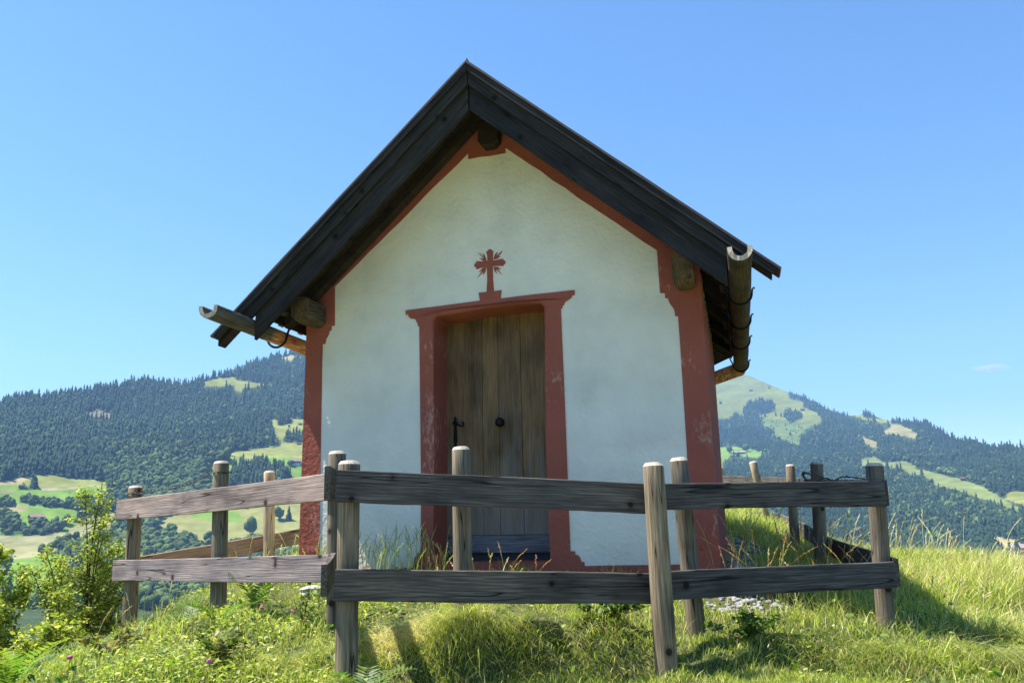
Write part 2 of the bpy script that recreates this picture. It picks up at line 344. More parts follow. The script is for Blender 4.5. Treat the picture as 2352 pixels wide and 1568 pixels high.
# ------------------------------------------------------------------ chapel
ch=empty('chapel',ORG,-YAW,'small white chapel with red painted corners and steep dark roof on the grassy knoll','chapel')
HT_L,HT_R=.948,.874; APEX=4.22; EAVE=2.05; NAVE=3.4
def zt(x): return APEX-(HT_L if x<0 else HT_R)*abs(x)     # top of the roof at the front
# walls
bm=bmesh.new()
def subdiv_front(poly,y0,y1): add_prism(bm,poly,y0,y1)
top=[(1.8,zt(1.8)-.16),(0,APEX-.17),(-1.8,zt(-1.8)-.16)]
add_prism(bm,[(-1.8,-.9),(-.60,-.9),(-.60,2.24),(.53,2.27),(.53,-.9),(1.8,-.9)]+top,0,.45)
bm_obj('front_wall',bm,M_white,ch)
bm=bmesh.new()
for s in (-1,1):
    add_box(bm,min(s*1.8,s*1.4),max(s*1.8,s*1.4),.452,NAVE,-1.2,zt(s*1.8)-.16)
fp=[(1.8,NAVE+.002),(1.0,NAVE+1.15),(-1.0,NAVE+1.15),(-1.8,NAVE+.002)]
lo=[bm.verts.new((x,y,-1.4)) for x,y in fp]; hi=[bm.verts.new((x,y,2.4)) for x,y in fp]
for i in range(4): bm.faces.new((lo[i],lo[(i+1)%4],hi[(i+1)%4],hi[i]))
bm.faces.new(hi); bm.faces.new(lo[::-1])
add_box(bm,-1.399,1.399,.46,NAVE,-.4,.03)
bm_obj('side_walls',bm,M_white,ch)
# painted trim (paint coats on the plaster)
def curve_fill(pts): return pts
bm=bmesh.new()
L=[(-1.804,-.9),(-1.804,zt(-1.8)-.165),(-1.524,2.60),(-1.524,2.537),(-1.514,2.164),(-1.545,2.161),(-1.548,2.117),(-1.567,2.119),(-1.572,2.086),(-1.583,2.065),(-1.597,2.045),(-1.605,1.998),(-1.632,1.997),(-1.632,1.8),(-1.62,1.0),(-1.605,.1),(-1.60,-.9)]
add_prism(bm,L,-.005,.26); bm_obj('painted_pilaster',bm,M_red,ch)['label']='left painted corner, sunlit at the foot'
bm=bmesh.new()
Rr=[(1.804,-.9),(1.804,zt(1.8)-.165),(1.462,2.60),(1.465,2.531),(1.469,2.199),(1.509,2.193),(1.508,2.152),(1.531,2.149),(1.536,2.125),(1.549,2.092),(1.571,2.06),(1.58,2.03),(1.581,1.992),(1.605,1.987),(1.606,1.815),(1.606,1.0),(1.60,.1),(1.60,-.9)]
add_prism(bm,Rr,-.005,.26); add_box(bm,1.79,1.803,.262,3.39,-.9,2.3); bm_obj('painted_pilaster',bm,M_redside,ch)
def ztu(x): return zt(x)-.168
bm=bmesh.new()
gb=[(-1.803,ztu(-1.8)),(0,APEX-.175),(1.803,ztu(1.8)),(1.47,2.598),(1.462,2.577)]
rag=[]
for i in range(1,12):
    t=i/12; rag.append((1.462+(.155-1.462)*t+random.uniform(-.006,.006),2.577+(3.697-2.577)*t+random.uniform(-.006,.006)))
gb+=rag+[(.155,3.698),(.154,3.645),(.0,3.637),(-.1,3.642),(-.203,3.634),(-.202,3.696)]
for i in range(1,12):
    t=i/12; gb.append((-.202+(-1.524+.202)*t+random.uniform(-.006,.006),3.696+(2.54-3.696)*t+random.uniform(-.006,.006)))
gb+=[(-1.524,2.54),(-1.53,2.598)]
add_prism(bm,gb,-.0075,.02); bm_obj('painted_gable_band',bm,M_redclean,ch)
# door surround with capitals, jambs and feet
outer=[(-.723,-.9),(-.723,.017),(-.712,.06),(-.708,.084),(-.686,.095),(-.683,.118),(-.656,.119),(-.652,.6),(-.662,1.2),(-.677,2.091),(-.691,2.092),(-.691,2.122),(-.701,2.123),(-.706,2.14),(-.716,2.155),(-.728,2.162),(-.763,2.168),(-.778,2.182),(-.786,2.208),(-.809,2.206),(-.81,2.247),
(-.5,2.258),(-.105,2.274),(-.115,2.347),(.095,2.351),(.084,2.277),(.4,2.286),(.748,2.292),(.747,2.251),(.726,2.248),(.716,2.227),(.688,2.209),(.665,2.197),(.652,2.18),(.648,2.166),(.637,2.165),(.635,2.141),(.622,2.14),(.63,1.2),(.632,.6),(.634,.118),(.674,.117),(.673,.092),(.695,.085),(.706,.078),(.715,.055),(.721,.034),(.745,.033),(.747,.002),(.9,.005),(1.25,.007),(1.606,.01),(1.606,-.9)]
inner=[(.47,-.9),(.462,.4),(.458,1.0),(.468,1.6),(.47,2.17),(.44,2.205),(.2,2.215),(-.1,2.203),(-.35,2.178),(-.52,2.168),(-.545,2.13),(-.54,1.6),(-.533,1.0),(-.54,.4),(-.54,-.9)]
bm=bmesh.new()
a,bb,fs=add_prism(bm,outer+inner,-.010,.36)
ki=set(range(len(outer),len(outer)+len(inner)))
es=[e for e in bm.edges if e.verts[0] in a and e.verts[1] in a and a.index(e.verts[0]) in ki and a.index(e.verts[1]) in ki]
bmesh.ops.bevel(bm,geom=es,offset=.035,segments=4,affect='EDGES',profile=.5)
bm_obj('door_surround',bm,M_redjamb,ch)
bm=bmesh.new(); add_box(bm,-.56,.49,.0,.42,-.9,.035); add_prism(bm,[(-1.60,-.9),(-1.6,-.01),(-.9,-.012),(-.724,.0),(-.724,-.9)],-.009,.02); bevel_all(bm,.012)
bm_obj('doorstep',bm,M_red,ch)
# painted cross
bm=bmesh.new()
cross=[(-.042,2.72),(-.033,2.687),(-.031,2.637),(-.09,2.636),(-.136,2.644),(-.136,2.629),(-.150,2.622),(-.156,2.607),(-.150,2.592),(-.137,2.584),(-.135,2.566),(-.09,2.578),(-.037,2.578),(-.035,2.461),(-.043,2.346),(.026,2.346),(.019,2.456),(.017,2.58),(.065,2.58),(.118,2.573),(.117,2.586),(.131,2.592),(.137,2.605),(.131,2.620),(.116,2.628),(.114,2.642),(.066,2.636),(.02,2.633),(.021,2.685),(.026,2.724),(.014,2.726),(.008,2.738),(-.005,2.743),(-.018,2.739),(-.025,2.731)]
rays=[[(-.041,2.638),(-.071,2.639),(-.108,2.671),(-.074,2.66),(-.067,2.663),(-.12,2.724),(-.096,2.707),(-.063,2.673),(-.074,2.712),(-.059,2.698),(-.045,2.661)],
[(.024,2.642),(.038,2.687),(.054,2.704),(.066,2.705),(.048,2.668),(.108,2.717),(.097,2.692),(.063,2.662),(.096,2.668),(.078,2.657),(.052,2.646)],
[(-.042,2.573),(-.076,2.573),(-.113,2.541),(-.08,2.548),(-.127,2.487),(-.114,2.5),(-.065,2.542),(-.076,2.506),(-.054,2.533)],
[(.023,2.573),(.065,2.569),(.096,2.544),(.061,2.553),(.104,2.492),(.083,2.512),(.043,2.553),(.057,2.504),(.035,2.532)]]
for p in [cross]+rays: add_prism(bm,p,-.006,.004)
bm_obj('painted_cross',bm,M_redclean,ch)
# door
bm=bmesh.new()
px=[-.56,-.414,-.197,-.045,.167,.49]
px=[-.58,-.197,-.045,.167,.49]
for i in range(4):
    add_box(bm,px[i]+.0022,px[i+1]-.0022,.335+.001*(i%2),.365,.25,2.235)
bevel_all(bm,.0025,1)
door=bm_obj('door',bm,M_door,ch)
bm=bmesh.new(); add_box(bm,-.575,.485,.312,.334,.10,.248); bevel_all(bm,.006); bm_obj('kick_board',bm,M_kick,door)
bm=bmesh.new(); add_box(bm,-.575,.485,.34,.37,.036,.098); bm_obj('gap_shade_strip',bm,simple('gap_shadow',(.05,.05,.055),.9),door)  # dark strip standing in for the shadowed gap below the kick board
bm=bmesh.new()
prof=[(0,.0),(.014,.0),(.014,.02),(.03,.026),(.040,.045),(.043,.062),(.036,.082),(.02,.092),(.0,.095)]
seg=20; kc=Vector((-.021,.335,1.223)); rings=[]
for r_,d_ in prof: rings.append([bm.verts.new(kc+Vector((r_*math.cos(2*math.pi*k/seg),-d_,r_*math.sin(2*math.pi*k/seg)))) for k in range(seg)])
for i in range(len(prof)-1):
    for k in range(seg): bm.faces.new((rings[i][k],rings[i][(k+1)%seg],rings[i+1][(k+1)%seg],rings[i+1][k]))
bmesh.ops.remove_doubles(bm,verts=bm.verts[:],dist=1e-5)
bm_obj('door_knob',bm,M_iron,door,True)
bm=bmesh.new()   # forged escutcheon plate
esc=[(-.475,1.03),(-.462,1.06),(-.472,1.075),(-.472,1.10),(-.467,1.22),(-.482,1.235),(-.478,1.255),(-.465,1.26),(-.468,1.285),(-.455,1.305),(-.443,1.285),(-.446,1.26),(-.432,1.255),(-.428,1.235),(-.443,1.22),(-.438,1.10),(-.438,1.075),(-.448,1.06),(-.435,1.03),(-.455,1.01)]
add_prism(bm,esc,.322,.336); bevel_all(bm,.002,1); bm_obj('lock_plate',bm,M_iron,door)
bm=bmesh.new()
add_tube(bm,[(-.455,.325,1.235),(-.455,.29,1.235),(-.44,.275,1.235),(-.41,.27,1.222),(-.385,.27,1.208),(-.365,.272,1.21),(-.358,.275,1.228),(-.368,.278,1.242),(-.383,.28,1.236)],[.009,.009,.010,.011,.010,.011,.010,.009,.006],10)
bm_obj('lever_handle',bm,M_iron,door,True)
# ---------------- roof
roof=None
bm=bmesh.new()
def zr(x,off): return zt(x)-off
EV={-1:2.0,1:2.05}
YB=NAVE+.15
def rv(x,y,z): return bm.verts.new((x,y,z))
# nave slopes as solid slabs with a hipped end
for s in (-1,1):
    H=HT_L if s<0 else HT_R; E2=EV[s]
    t=[rv(0,-.58,APEX-.03),rv(s*E2,-.58,zt(s*E2)-.03),rv(s*E2,YB,zt(s*E2)-.03),rv(0,YB-.4,APEX-.03)]
    u=[rv(0,-.58,APEX-.13),rv(s*E2,-.58,zt(s*E2)-.13),rv(s*E2,YB,zt(s*E2)-.13),rv(0,YB-.4,APEX-.13)]
    bm.faces.new(t); bm.faces.new(u[::-1])
    for i in range(4): bm.faces.new((t[i],u[i],u[(i+1)%4],t[(i+1)%4]))
    # verge strip reaching out past the gutter
    xe=s*2.34
    add_prism(bm,[(s*(E2+.001),zt(s*E2)-.031),(xe,zt(xe)-.031),(xe,zt(xe)-.085),(s*(E2+.001),zt(s*E2)-.085)],-.58,-.47)
hp=[(-EV[-1],YB+.001,zt(-EV[-1])-.03),(-1.15,YB+1.35,2.27),(1.15,YB+1.35,2.27),(EV[1],YB+.001,zt(EV[1])-.03)]
ap=(0,YB-.399,APEX-.03)
tv=[rv(*p) for p in hp]; tu=[rv(p[0],p[1],p[2]-.1) for p in hp]; A1=rv(*ap); A2=rv(ap[0],ap[1],ap[2]-.1)
for i in range(3):
    bm.faces.new((tv[i],tv[i+1],A1)); bm.faces.new((tu[i+1],tu[i],A2)); bm.faces.new((tv[i],tu[i],tu[i+1],tv[i+1]))
roof=bm_obj('roof',bm,M_soffit,ch)
# shingle courses
bm=bmesh.new()
for s in (-1,1):
    n=26; E2=EV[s]
    for k in range(n):
        y0=-.44+k*(YB+.44)/n; w_=(YB+.44)/n
        for c in range(13):
            xa=E2+.03-c*.165+random.uniform(-.012,.012) if c==0 else E2+.03-c*.165
            xb=xa-.30
            if xb<0: xb=0.0
            if xa<.05: continue
            if c>0 and c<12 and k%1: continue
            o=random.uniform(0,.006); yy=y0+(w_/2 if c%2 else 0)
            y1_=min(yy+w_-.006,YB)
            if y1_-yy<.01: continue
            za=zt(s*xa); zb=zt(s*xb)
            pts=[(s*xa,za-.028+.026+o),(s*xb,zb-.028+.004),(s*xb,zb-.0285),(s*xa,za-.028+.004+o)]
            add_prism(bm,pts,yy,y1_)
# ragged under-course at the eaves
for s in (-1,1):
    E2=EV[s]
    for k in range(44):
        y0=-.44+k*.09; xa=E2+.045+random.uniform(-.015,.02)
        add_prism(bm,[(s*xa,zt(s*xa)-.05),(s*(E2-.1),zt(s*(E2-.1))-.133),(s*(E2-.1),zt(s*(E2-.1))-.15),(s*xa,zt(s*xa)-.075-random.uniform(0,.012))],y0,y0+.084)
bm_obj('shingles',bm,M_shingle,roof)
def rake(name,s,x0,x1,top,bot,y0,y1,m,plumb=True):
    """board lying along the rake in its own local frame (X down the slope)"""
    H=HT_L if s<0 else HT_R; ang=math.atan(H); L_=(x1-x0)/math.cos(ang); c=math.cos(ang)
    T=-top*c; B=-bot*c
    bm=bmesh.new()
    # local x along slope, z perpendicular ; plumb cuts
    tl=math.tan(ang)
    pts=[]
    nseg=14
    def sh(z): return -z*tl     # x shift so that ends are plumb
    x_s=x0/math.cos(ang); x_e=x_s+L_
    def sh2(z,i): return sh(z) if (plumb or i<nseg) else sh(z)-sh(z)*.9
    topline=[(x_s+(x_e-x_s)*i/nseg+sh2(T,i),T+random.uniform(-.0015,.0015)) for i in range(nseg+1)]
    botline=[(x_s+(x_e-x_s)*i/nseg+sh2(B,i),B+random.uniform(-.002,.002)) for i in range(nseg+1)]
    add_prism(bm,topline+botline[::-1],y0,y1)
    bevel_all(bm,.004,1,50)
    # local frame origin at apex
    if s>0: mw=Matrix.Translation((0,0,APEX))@Matrix.Rotation(ang,4,'Y')
    else: mw=Matrix.Translation((0,0,APEX))@Matrix.Scale(-1,4,(1,0,0))@Matrix.Rotation(ang,4,'Y')
    ob=bm_obj(name,bm,m,roof)
    me=ob.data; me.transform(mw if False else Matrix.Identity(4))
    if s<0:
        # mirror in mesh space so that the object keeps a positive scale
        me.transform(Matrix.Scale(-1,4,(1,0,0))); me.flip_normals(); ob.matrix_local=Matrix.Translation((0,0,APEX))@Matrix.Rotation(-ang,4,'Y')
    else: ob.matrix_local=Matrix.Translation((0,0,APEX))@Matrix.Rotation(ang,4,'Y')
    return ob
for s in (-1,1):
    rake('verge_flashing',s,0.0,2.36 if s<0 else 2.40,-.012,.012,-.668,-.42,M_flash,False)
    rake('verge_board',s,0.002,2.34 if s<0 else 2.38,.0145,.085,-.66,-.637,M_barge,False)
    rake('upper_barge_board',s,0.004,2.20,.034,.20,-.635,-.60,M_barge,False)
    rake('lower_barge_board',s,0.006,1.97 if s<0 else 2.02,.19,.41,-.597,-.555,M_barge)
# ridge tip
bm=bmesh.new(); 
add_prism(bm,[(-.02,APEX-.0),(.0,APEX+.045),(.022,APEX-.0)],-.645,-.60); bm_obj('ridge_finial',bm,M_flash,roof)
# flying rafters close to the wall, eaves rafters
for y in (-.16,):
    for s in (-1,1):
        xe=EV[s]-.06
        bm=bmesh.new(); add_prism(bm,[(s*.01,APEX-.135),(s*xe,zt(s*xe)-.135),(s*xe,zt(s*xe)-.24),(s*.01,APEX-.25)],y,y+.11); bevel_all(bm,.004,1); bm_obj('rafter',bm,M_soffit,roof)
for y in (.75,1.55,2.35,3.1):
    for s in (-1,1):
        xe=EV[s]-.05
        bm=bmesh.new(); add_prism(bm,[(s*1.5,zt(s*1.5)-.133),(s*xe,zt(s*xe)-.133),(s*xe,zt(s*xe)-.22),(s*1.5,zt(s*1.5)-.25)],y,y+.10); bevel_all(bm,.004,1); bm_obj('rafter',bm,M_soffit,roof)
for s in (-1,1):
    bm=bmesh.new(); e_=EV[s]-.03; add_box(bm,min(s*(e_-.02),s*e_),max(s*(e_-.02),s*e_),-.5,YB,zt(s*e_)-.19,zt(s*e_)-.131); bm_obj('eaves_board',bm,M_soffit,roof)
# purlins
def rough_beam(name,x0,x1,z0,z1,y0,y1,ch_=.04):
    bm=bmesh.new(); c=ch_
    p=[(x0+c,z0),(x1-c,z0),(x1,z0+c),(x1,z1-c*.4),(x1-c*.4,z1),(x0+c*.4,z1),(x0,z1-c*.5),(x0,z0+c)]
    n=6; rings=[]
    for i in range(n+1):
        y=y0+(y1-y0)*i/n; rings.append([bm.verts.new((x+random.uniform(-.006,.006),y+(random.uniform(-.02,.02) if i==0 else 0),z+random.uniform(-.006,.006))) for x,z in p])
    for i in range(n):
        for k in range(8): bm.faces.new((rings[i][k],rings[i][(k+1)%8],rings[i+1][(k+1)%8],rings[i+1][k]))
    bm.faces.new(rings[0][::-1]); bm.faces.new(rings[-1]); bevel_all(bm,.005,1,40)
    return bm_obj(name,bm,M_purlin,roof)
rough_beam('wall_plate',-1.765,-1.61,2.15,2.36,-.36,.1,.045)
rough_beam('wall_plate',1.60,1.765,2.20,2.44,-.33,.1,.03)
o_=rough_beam('ridge_beam',-.07,.12,3.69,3.92,-.13,.1,.05); o_.data.materials[0]=M_soffit
# gutters
def gutter(name,x,zc,y0,y1,m,lab):
    bm=bmesh.new(); ro,ri=.086,.052; n=14; ny=24
    prof=[(ro*math.cos(a),ro*math.sin(a)) for a in np.linspace(math.pi,2*math.pi,n)]
    prof=[(-ro,.02)]+prof+[(ro,.02)]+[(ri,.02)]+[(ri*math.cos(a),ri*math.sin(a)) for a in np.linspace(2*math.pi,math.pi,n)]+[(-ri,.02)]
    rings=[]
    for i in range(ny+1):
        y=y0+(y1-y0)*i/ny; wob=1+.02*math.sin(i*1.7)
        rings.append([bm.verts.new((x+px_*wob,y+(random.uniform(-.006,.006) if i==0 else 0),zc+pz*wob)) for px_,pz in prof])
    k=len(prof)
    for i in range(ny):
        for j in range(k): 
            f=bm.faces.new((rings[i][j],rings[i][(j+1)%k],rings[i+1][(j+1)%k],rings[i+1][j])); f.smooth=True
    f1=bm.faces.new(rings[0][::-1]); f1.material_index=1; bm.faces.new(rings[-1])
    bmesh.ops.triangulate(bm,faces=[f for f in bm.faces if len(f.verts)>4])
    g=bm_obj(name,bm,[m,M_cut],roof); g['label']=lab; return g
GL=gutter('gutter',-2.075,2.105,-1.12,YB+.1,M_gutter,'left hollowed log gutter, orange under the eaves')
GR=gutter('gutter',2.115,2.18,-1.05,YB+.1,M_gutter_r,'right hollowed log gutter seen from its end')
def hook(x,zc,y,s,g,ra=.094,th=1.0):
    bm=bmesh.new(); pts=[(x-s*.40,y,zc+.30),(x-s*.25,y,zc+.17),(x-s*.13,y,zc+.09)]
    for k in range(15):
        a=math.pi-(-math.pi*k/14) if False else math.pi+math.pi*k/14
        pts.append((x+s*ra*math.cos(a),y,zc+ra*math.sin(a)))
    pts+=[(x+s*.099,y,zc+.03),(x+s*.108,y,zc+.046),(x+s*.117,y,zc+.044),(x+s*.118,y,zc+.036),(x+s*.113,y,zc+.034)]
    rad=[.009*th]*(len(pts)-4)+[.007*th,.006*th,.005,.004]
    add_tube(bm,pts,rad,8); bm_obj('gutter_hook',bm,M_iron,g,True)
for y in (.18,1.12,2.1,3.5): hook(2.115,2.18,y,1,GR)
for y in (-.06,1.1,2.2,3.4): hook(-2.075,2.09,y,-1,GL,.102,1.25)
bm=bmesh.new()
for s in (-1,1):
    add_tube(bm,[(s*2.1,YB+.08,2.14),(s*1.25,YB+1.38,2.10)],.085,14)
add_tube(bm,[(-1.27,YB+1.4,2.10),(1.27,YB+1.4,2.10)],.085,14)
bm_obj('rear_gutter',bm,M_gutter,roof,True)

# ------------------------------------------------------------------ fence
def post(parent,top,bot,r0,r1,m=None,name='post',cap=None,bury=.45):
    """round post with bevelled, pale sawn top; local Z along the post"""
    m=m or M_post; top=Vector(top); bot=Vector(bot); d=(top-bot); Lh=d.length; d.normalize()
    bm=bmesh.new(); seg=20; rings=[]; ns=9
    ph=[random.uniform(0,6.28) for _ in range(4)]
    def rad(t,a,k): return (r0+(r1-r0)*t)*(1+.02*math.sin(a*2+ph[0]+t*3)+.012*math.sin(a*3+ph[1])+.008*math.sin(a*5+t*5+ph[2]))
    zs=[-bury+(Lh-.022+bury)*i/ns for i in range(ns+1)]
    for z in zs:
        t=max(0,z/Lh); rings.append([bm.verts.new((rad(t,2*math.pi*k/seg,k)*math.cos(2*math.pi*k/seg),rad(t,2*math.pi*k/seg,k)*math.sin(2*math.pi*k/seg),z)) for k in range(seg)])
    tr=[bm.verts.new((v.co.x*.80,v.co.y*.80,Lh-.004+random.uniform(-.001,.001))) for v in rings[-1]]
    tr2=[bm.verts.new((v.co.x*.45,v.co.y*.45,Lh)) for v in rings[-1]]
    for i in range(ns):
        for k in range(seg): f=bm.faces.new((rings[i][k],rings[i][(k+1)%seg],rings[i+1][(k+1)%seg],rings[i+1][k])); f.smooth=True
    for k in range(seg):
        f=bm.faces.new((rings[-1][k],rings[-1][(k+1)%seg],tr[(k+1)%seg],tr[k])); f.material_index=1
        f=bm.faces.new((tr[k],tr[(k+1)%seg],tr2[(k+1)%seg],tr2[k])); f.material_index=1
    f=bm.faces.new(tr2); f.material_index=1
    q=d.to_track_quat('Z','Y').to_matrix().to_4x4()
    q=q@Matrix.Rotation(random.uniform(0,6.28),4,'Z')
    ob=bm_obj(name,bm,[m,cap or M_cap],parent); ob.matrix_local=Matrix.Translation(bot)@q; return ob
def board(parent,a,b,h=.175,th=.032,m=None,name='rail',off=0,wav=.004,hb=None,fr=0):
    """a,b: ends of the top front edge line; board hangs below it"""
    m=m or M_board; a=Vector(a); b=Vector(b); hb=hb or h
    L_=(b-a).length; n=24; bm=bmesh.new(); rings=[]
    p1,p2,p3=[random.uniform(0,6.28) for _ in range(3)]
    for i in range(n+1):
        t=i/n; x=L_*t; H=h+(hb-h)*t
        zt_=wav*.5*math.sin(t*5+p1)+random.uniform(-.0012,.0012); zb_=wav*.7*math.sin(t*7+p2)+random.uniform(-.0015,.0015)
        if i in (0,n): zb_+=random.uniform(-.004,.004)
        yo=wav*math.sin(t*4+p3); c=.004
        rings.append([bm.verts.new((x,yo+yy,zz)) for yy,zz in ((c,zt_),(th-c,zt_),(th,zt_-c),(th,-H+zb_+c),(th-c,-H+zb_),(c,-H+zb_),(0,-H+zb_+c),(0,zt_-c))])
    for i in range(n):
        for k in range(8): bm.faces.new((rings[i][k],rings[i][(k+1)%8],rings[i+1][(k+1)%8],rings[i+1][k]))
    bm.faces.new(rings[0][::-1]); bm.faces.new(rings[-1])
    d=(b-a).normalized(); yv=Vector((0,0,1)).cross(d).normalized(); zv=d.cross(yv)
    mw=Matrix((( d.x,yv.x,zv.x,a.x),(d.y,yv.y,zv.y,a.y),(d.z,yv.z,zv.z,a.z),(0,0,0,1)))
    ob=bm_obj(name,bm,m,parent); ob.matrix_local=mw; return ob
ff=empty('board_fence',(0,0,0),0,'front run of grey two-board fence on round posts before the chapel door','fence','fence runs around the chapel')
board(ff,(-.99,4.655,.31),(.78,5.0,.215),.176,.034); board(ff,(-.985,4.65,-.225),(.80,5.0,-.305),.172,.034)
board(ff,(.78,5.01,.215),(2.49,5.65,.225),.155,.034,hb=.165); board(ff,(.80,5.01,-.298),(2.495,5.65,-.296),.158,.034,hb=.168)
p=post(ff,(-.945,4.76,.365),(-.935,4.76,-.83),.062,.063)
post(ff,(-.335,5.22,.475),(-.325,5.24,-.62),.058,.058)
lp=post(ff,(.815,4.905,.33),(.825,4.89,-.83),.064,.060); lp['label']='leaning post in front of the rails'
post(ff,(1.055,5.36,.39),(1.11,5.40,-.70),.058,.057)
post(ff,(2.485,5.765,.355),(2.455,5.80,-.74),.060,.058)
# left run with its short return to the front run
lf=empty('board_fence',(0,0,0),0,'left run of silvery sunlit two-board fence, ending at a post among bushes','fence','fence runs around the chapel')
board(lf,(-3.66,7.72,.27),(-1.245,5.62,.352),.178,.034,hb=.182,m=M_silver); board(lf,(-3.645,7.70,-.26),(-1.24,5.61,-.182),.178,.034,hb=.178,m=M_silver)
post(lf,(-1.215,5.70,.505),(-1.20,5.72,-.72),.060,.060)
post(lf,(-2.375,6.74,.535),(-2.33,6.74,-.76),.064,.062)
post(lf,(-3.47,7.66,.40),(-3.43,7.66,-.95),.063,.062)
board(lf,(-1.035,4.70,.335),(-1.175,5.60,.36),.19,.036,name='return_rail'); board(lf,(-1.04,4.70,-.205),(-1.18,5.60,-.17),.17,.036,name='return_rail')
# back-left run: low rail and pale post
bf=empty('board_fence',(0,0,0),0,'low brown single-board fence behind the left side of the chapel, with one pale post','fence','fence runs around the chapel')
board(bf,(-3.50,7.86,-.245),(-2.9,9.35,-.10),.172,.03,M_boardbrown); board(bf,(-2.9,9.36,-.10),(-1.9,11.2,.12),.172,.03,M_boardbrown)
post(bf,(-2.735,9.30,.62),(-2.70,9.32,-.42),.060,.060,M_postnew)
# right run
rf=empty('board_fence',(0,0,0),0,'right run of shaded two-board fence along the chapel side toward the far meadow','fence','fence runs around the chapel')
U_=[(2.53,5.70,.235),(3.20,8.5,.36),(4.12,13.05,.61)]; Lw=[(2.54,5.70,-.285),(3.13,8.5,-.20),(3.74,11.0,-.07),(4.08,13.0,.05)]
for i in range(2): board(rf,U_[i],U_[i+1],.175,.034)
for i in range(3): board(rf,Lw[i],Lw[i+1],.175,.034)
M_pd=M_post
post(rf,(2.99,8.26,.53),(2.96,8.32,-.58),.062,.062); post(rf,(3.50,10.6,.655),(3.47,10.6,-.52),.060,.058)
bk=empty('board_fence',(0,0,0),0,'far two-board fence behind the chapel with two leaning posts on the hilltop','fence','fence runs around the chapel')
board(bk,(3.1,17.4,.93),(4.12,13.1,.615),.17,.03); board(bk,(2.9,17.3,.30),(4.07,13.1,.055),.17,.03)
post(bk,(3.70,12.95,.86),(3.87,13.0,-.12),.058,.06,M_postnew); post(bk,(3.80,15.5,.93),(4.12,15.6,.1),.058,.06,M_postnew)

# barbed wire
def wire(name,pts,label,parent=None,barb=.08,r=.003,loops=None):
    P3=[Vector(p) for p in pts]; out=[]
    # catmull-rom
    for i in range(len(P3)-1):
        p0=P3[max(i-1,0)];p1=P3[i];p2=P3[i+1];p3=P3[min(i+2,len(P3)-1)]
        n=max(3,int((p2-p1).length/.02))
        for k in range(n):
            t=k/n; out.append(.5*((2*p1)+(-p0+p2)*t+(2*p0-5*p1+4*p2-p3)*t*t+(-p0+3*p1-3*p2+p3)*t**3))
    out.append(P3[-1]); bm=bmesh.new()
    for ph in (0,math.pi):
        q=[]
        for i,p in enumerate(out): q.append(p+Vector((0,math.cos(i*1.1+ph),math.sin(i*1.1+ph)))*.003)
        add_tube(bm,q,r,5)
    acc=0
    for i in range(1,len(out)):
        acc+=(out[i]-out[i-1]).length
        if acc>barb:
            acc=0
            for _ in range(2):
                d=Vector((random.uniform(-1,1),random.uniform(-1,1),random.uniform(-1,1))).normalized()*.017
                add_tube(bm,[out[i]-d,out[i]+d],[.0016,.0016],4)
            add_tube(bm,[out[i]-Vector((.006,0,0)),out[i]+Vector((.006,0,0))],.006,5)
    return tag(bm_obj(name,bm,M_wire),label,'barbed wire','barbed wire strands on the fence')
def ringpts(c,r,z,a0,a1,n=8): return [(c[0]+r*math.cos(a),c[1]+r*math.sin(a),z+.004*math.sin(3*a)) for a in np.linspace(a0,a1,n)]
wire('barbed_wire',ringpts((-3.47,7.66),.069,.325,.2,-3.2)+[(-3.40,7.58,.322)]+[(-3.15,7.4,.345),(-2.85,7.15,.36),(-2.6,6.92,.41),(-2.44,6.72,.445)]+ringpts((-2.375,6.74),.069,.44,-2.2,2.6,10),'rusty barbed wire strung between the two posts of the left fence run')
wire('barbed_wire',[(-3.36,7.66,.26),(-3.05,7.45,.275),(-2.7,7.15,.295),(-2.4,6.85,.32)],'second slack barbed wire strand just above the left top rail')
tang=[(2.43,5.80,.245),(2.40,5.88,.26),(2.34,6.0,.275),(2.33,6.1,.24),(2.38,6.05,.22),(2.30,6.05,.235),(2.36,6.0,.20),(2.27,6.1,.225),(2.34,6.1,.255),(2.26,6.1,.25),(2.33,6.0,.23),(2.25,6.15,.285),(2.22,6.3,.315),(2.35,6.8,.35),(2.55,7.4,.36),(2.75,7.9,.34),(2.90,8.17,.33),(3.05,8.17,.37),(2.95,8.19,.30),(3.2,9.1,.25),(3.4,10.4,.42),(3.48,10.52,.44),(3.56,10.52,.38),(3.6,10.6,.34)]
wire('barbed_wire',tang,'tangled dark barbed wire looping between the right corner post and the posts behind')

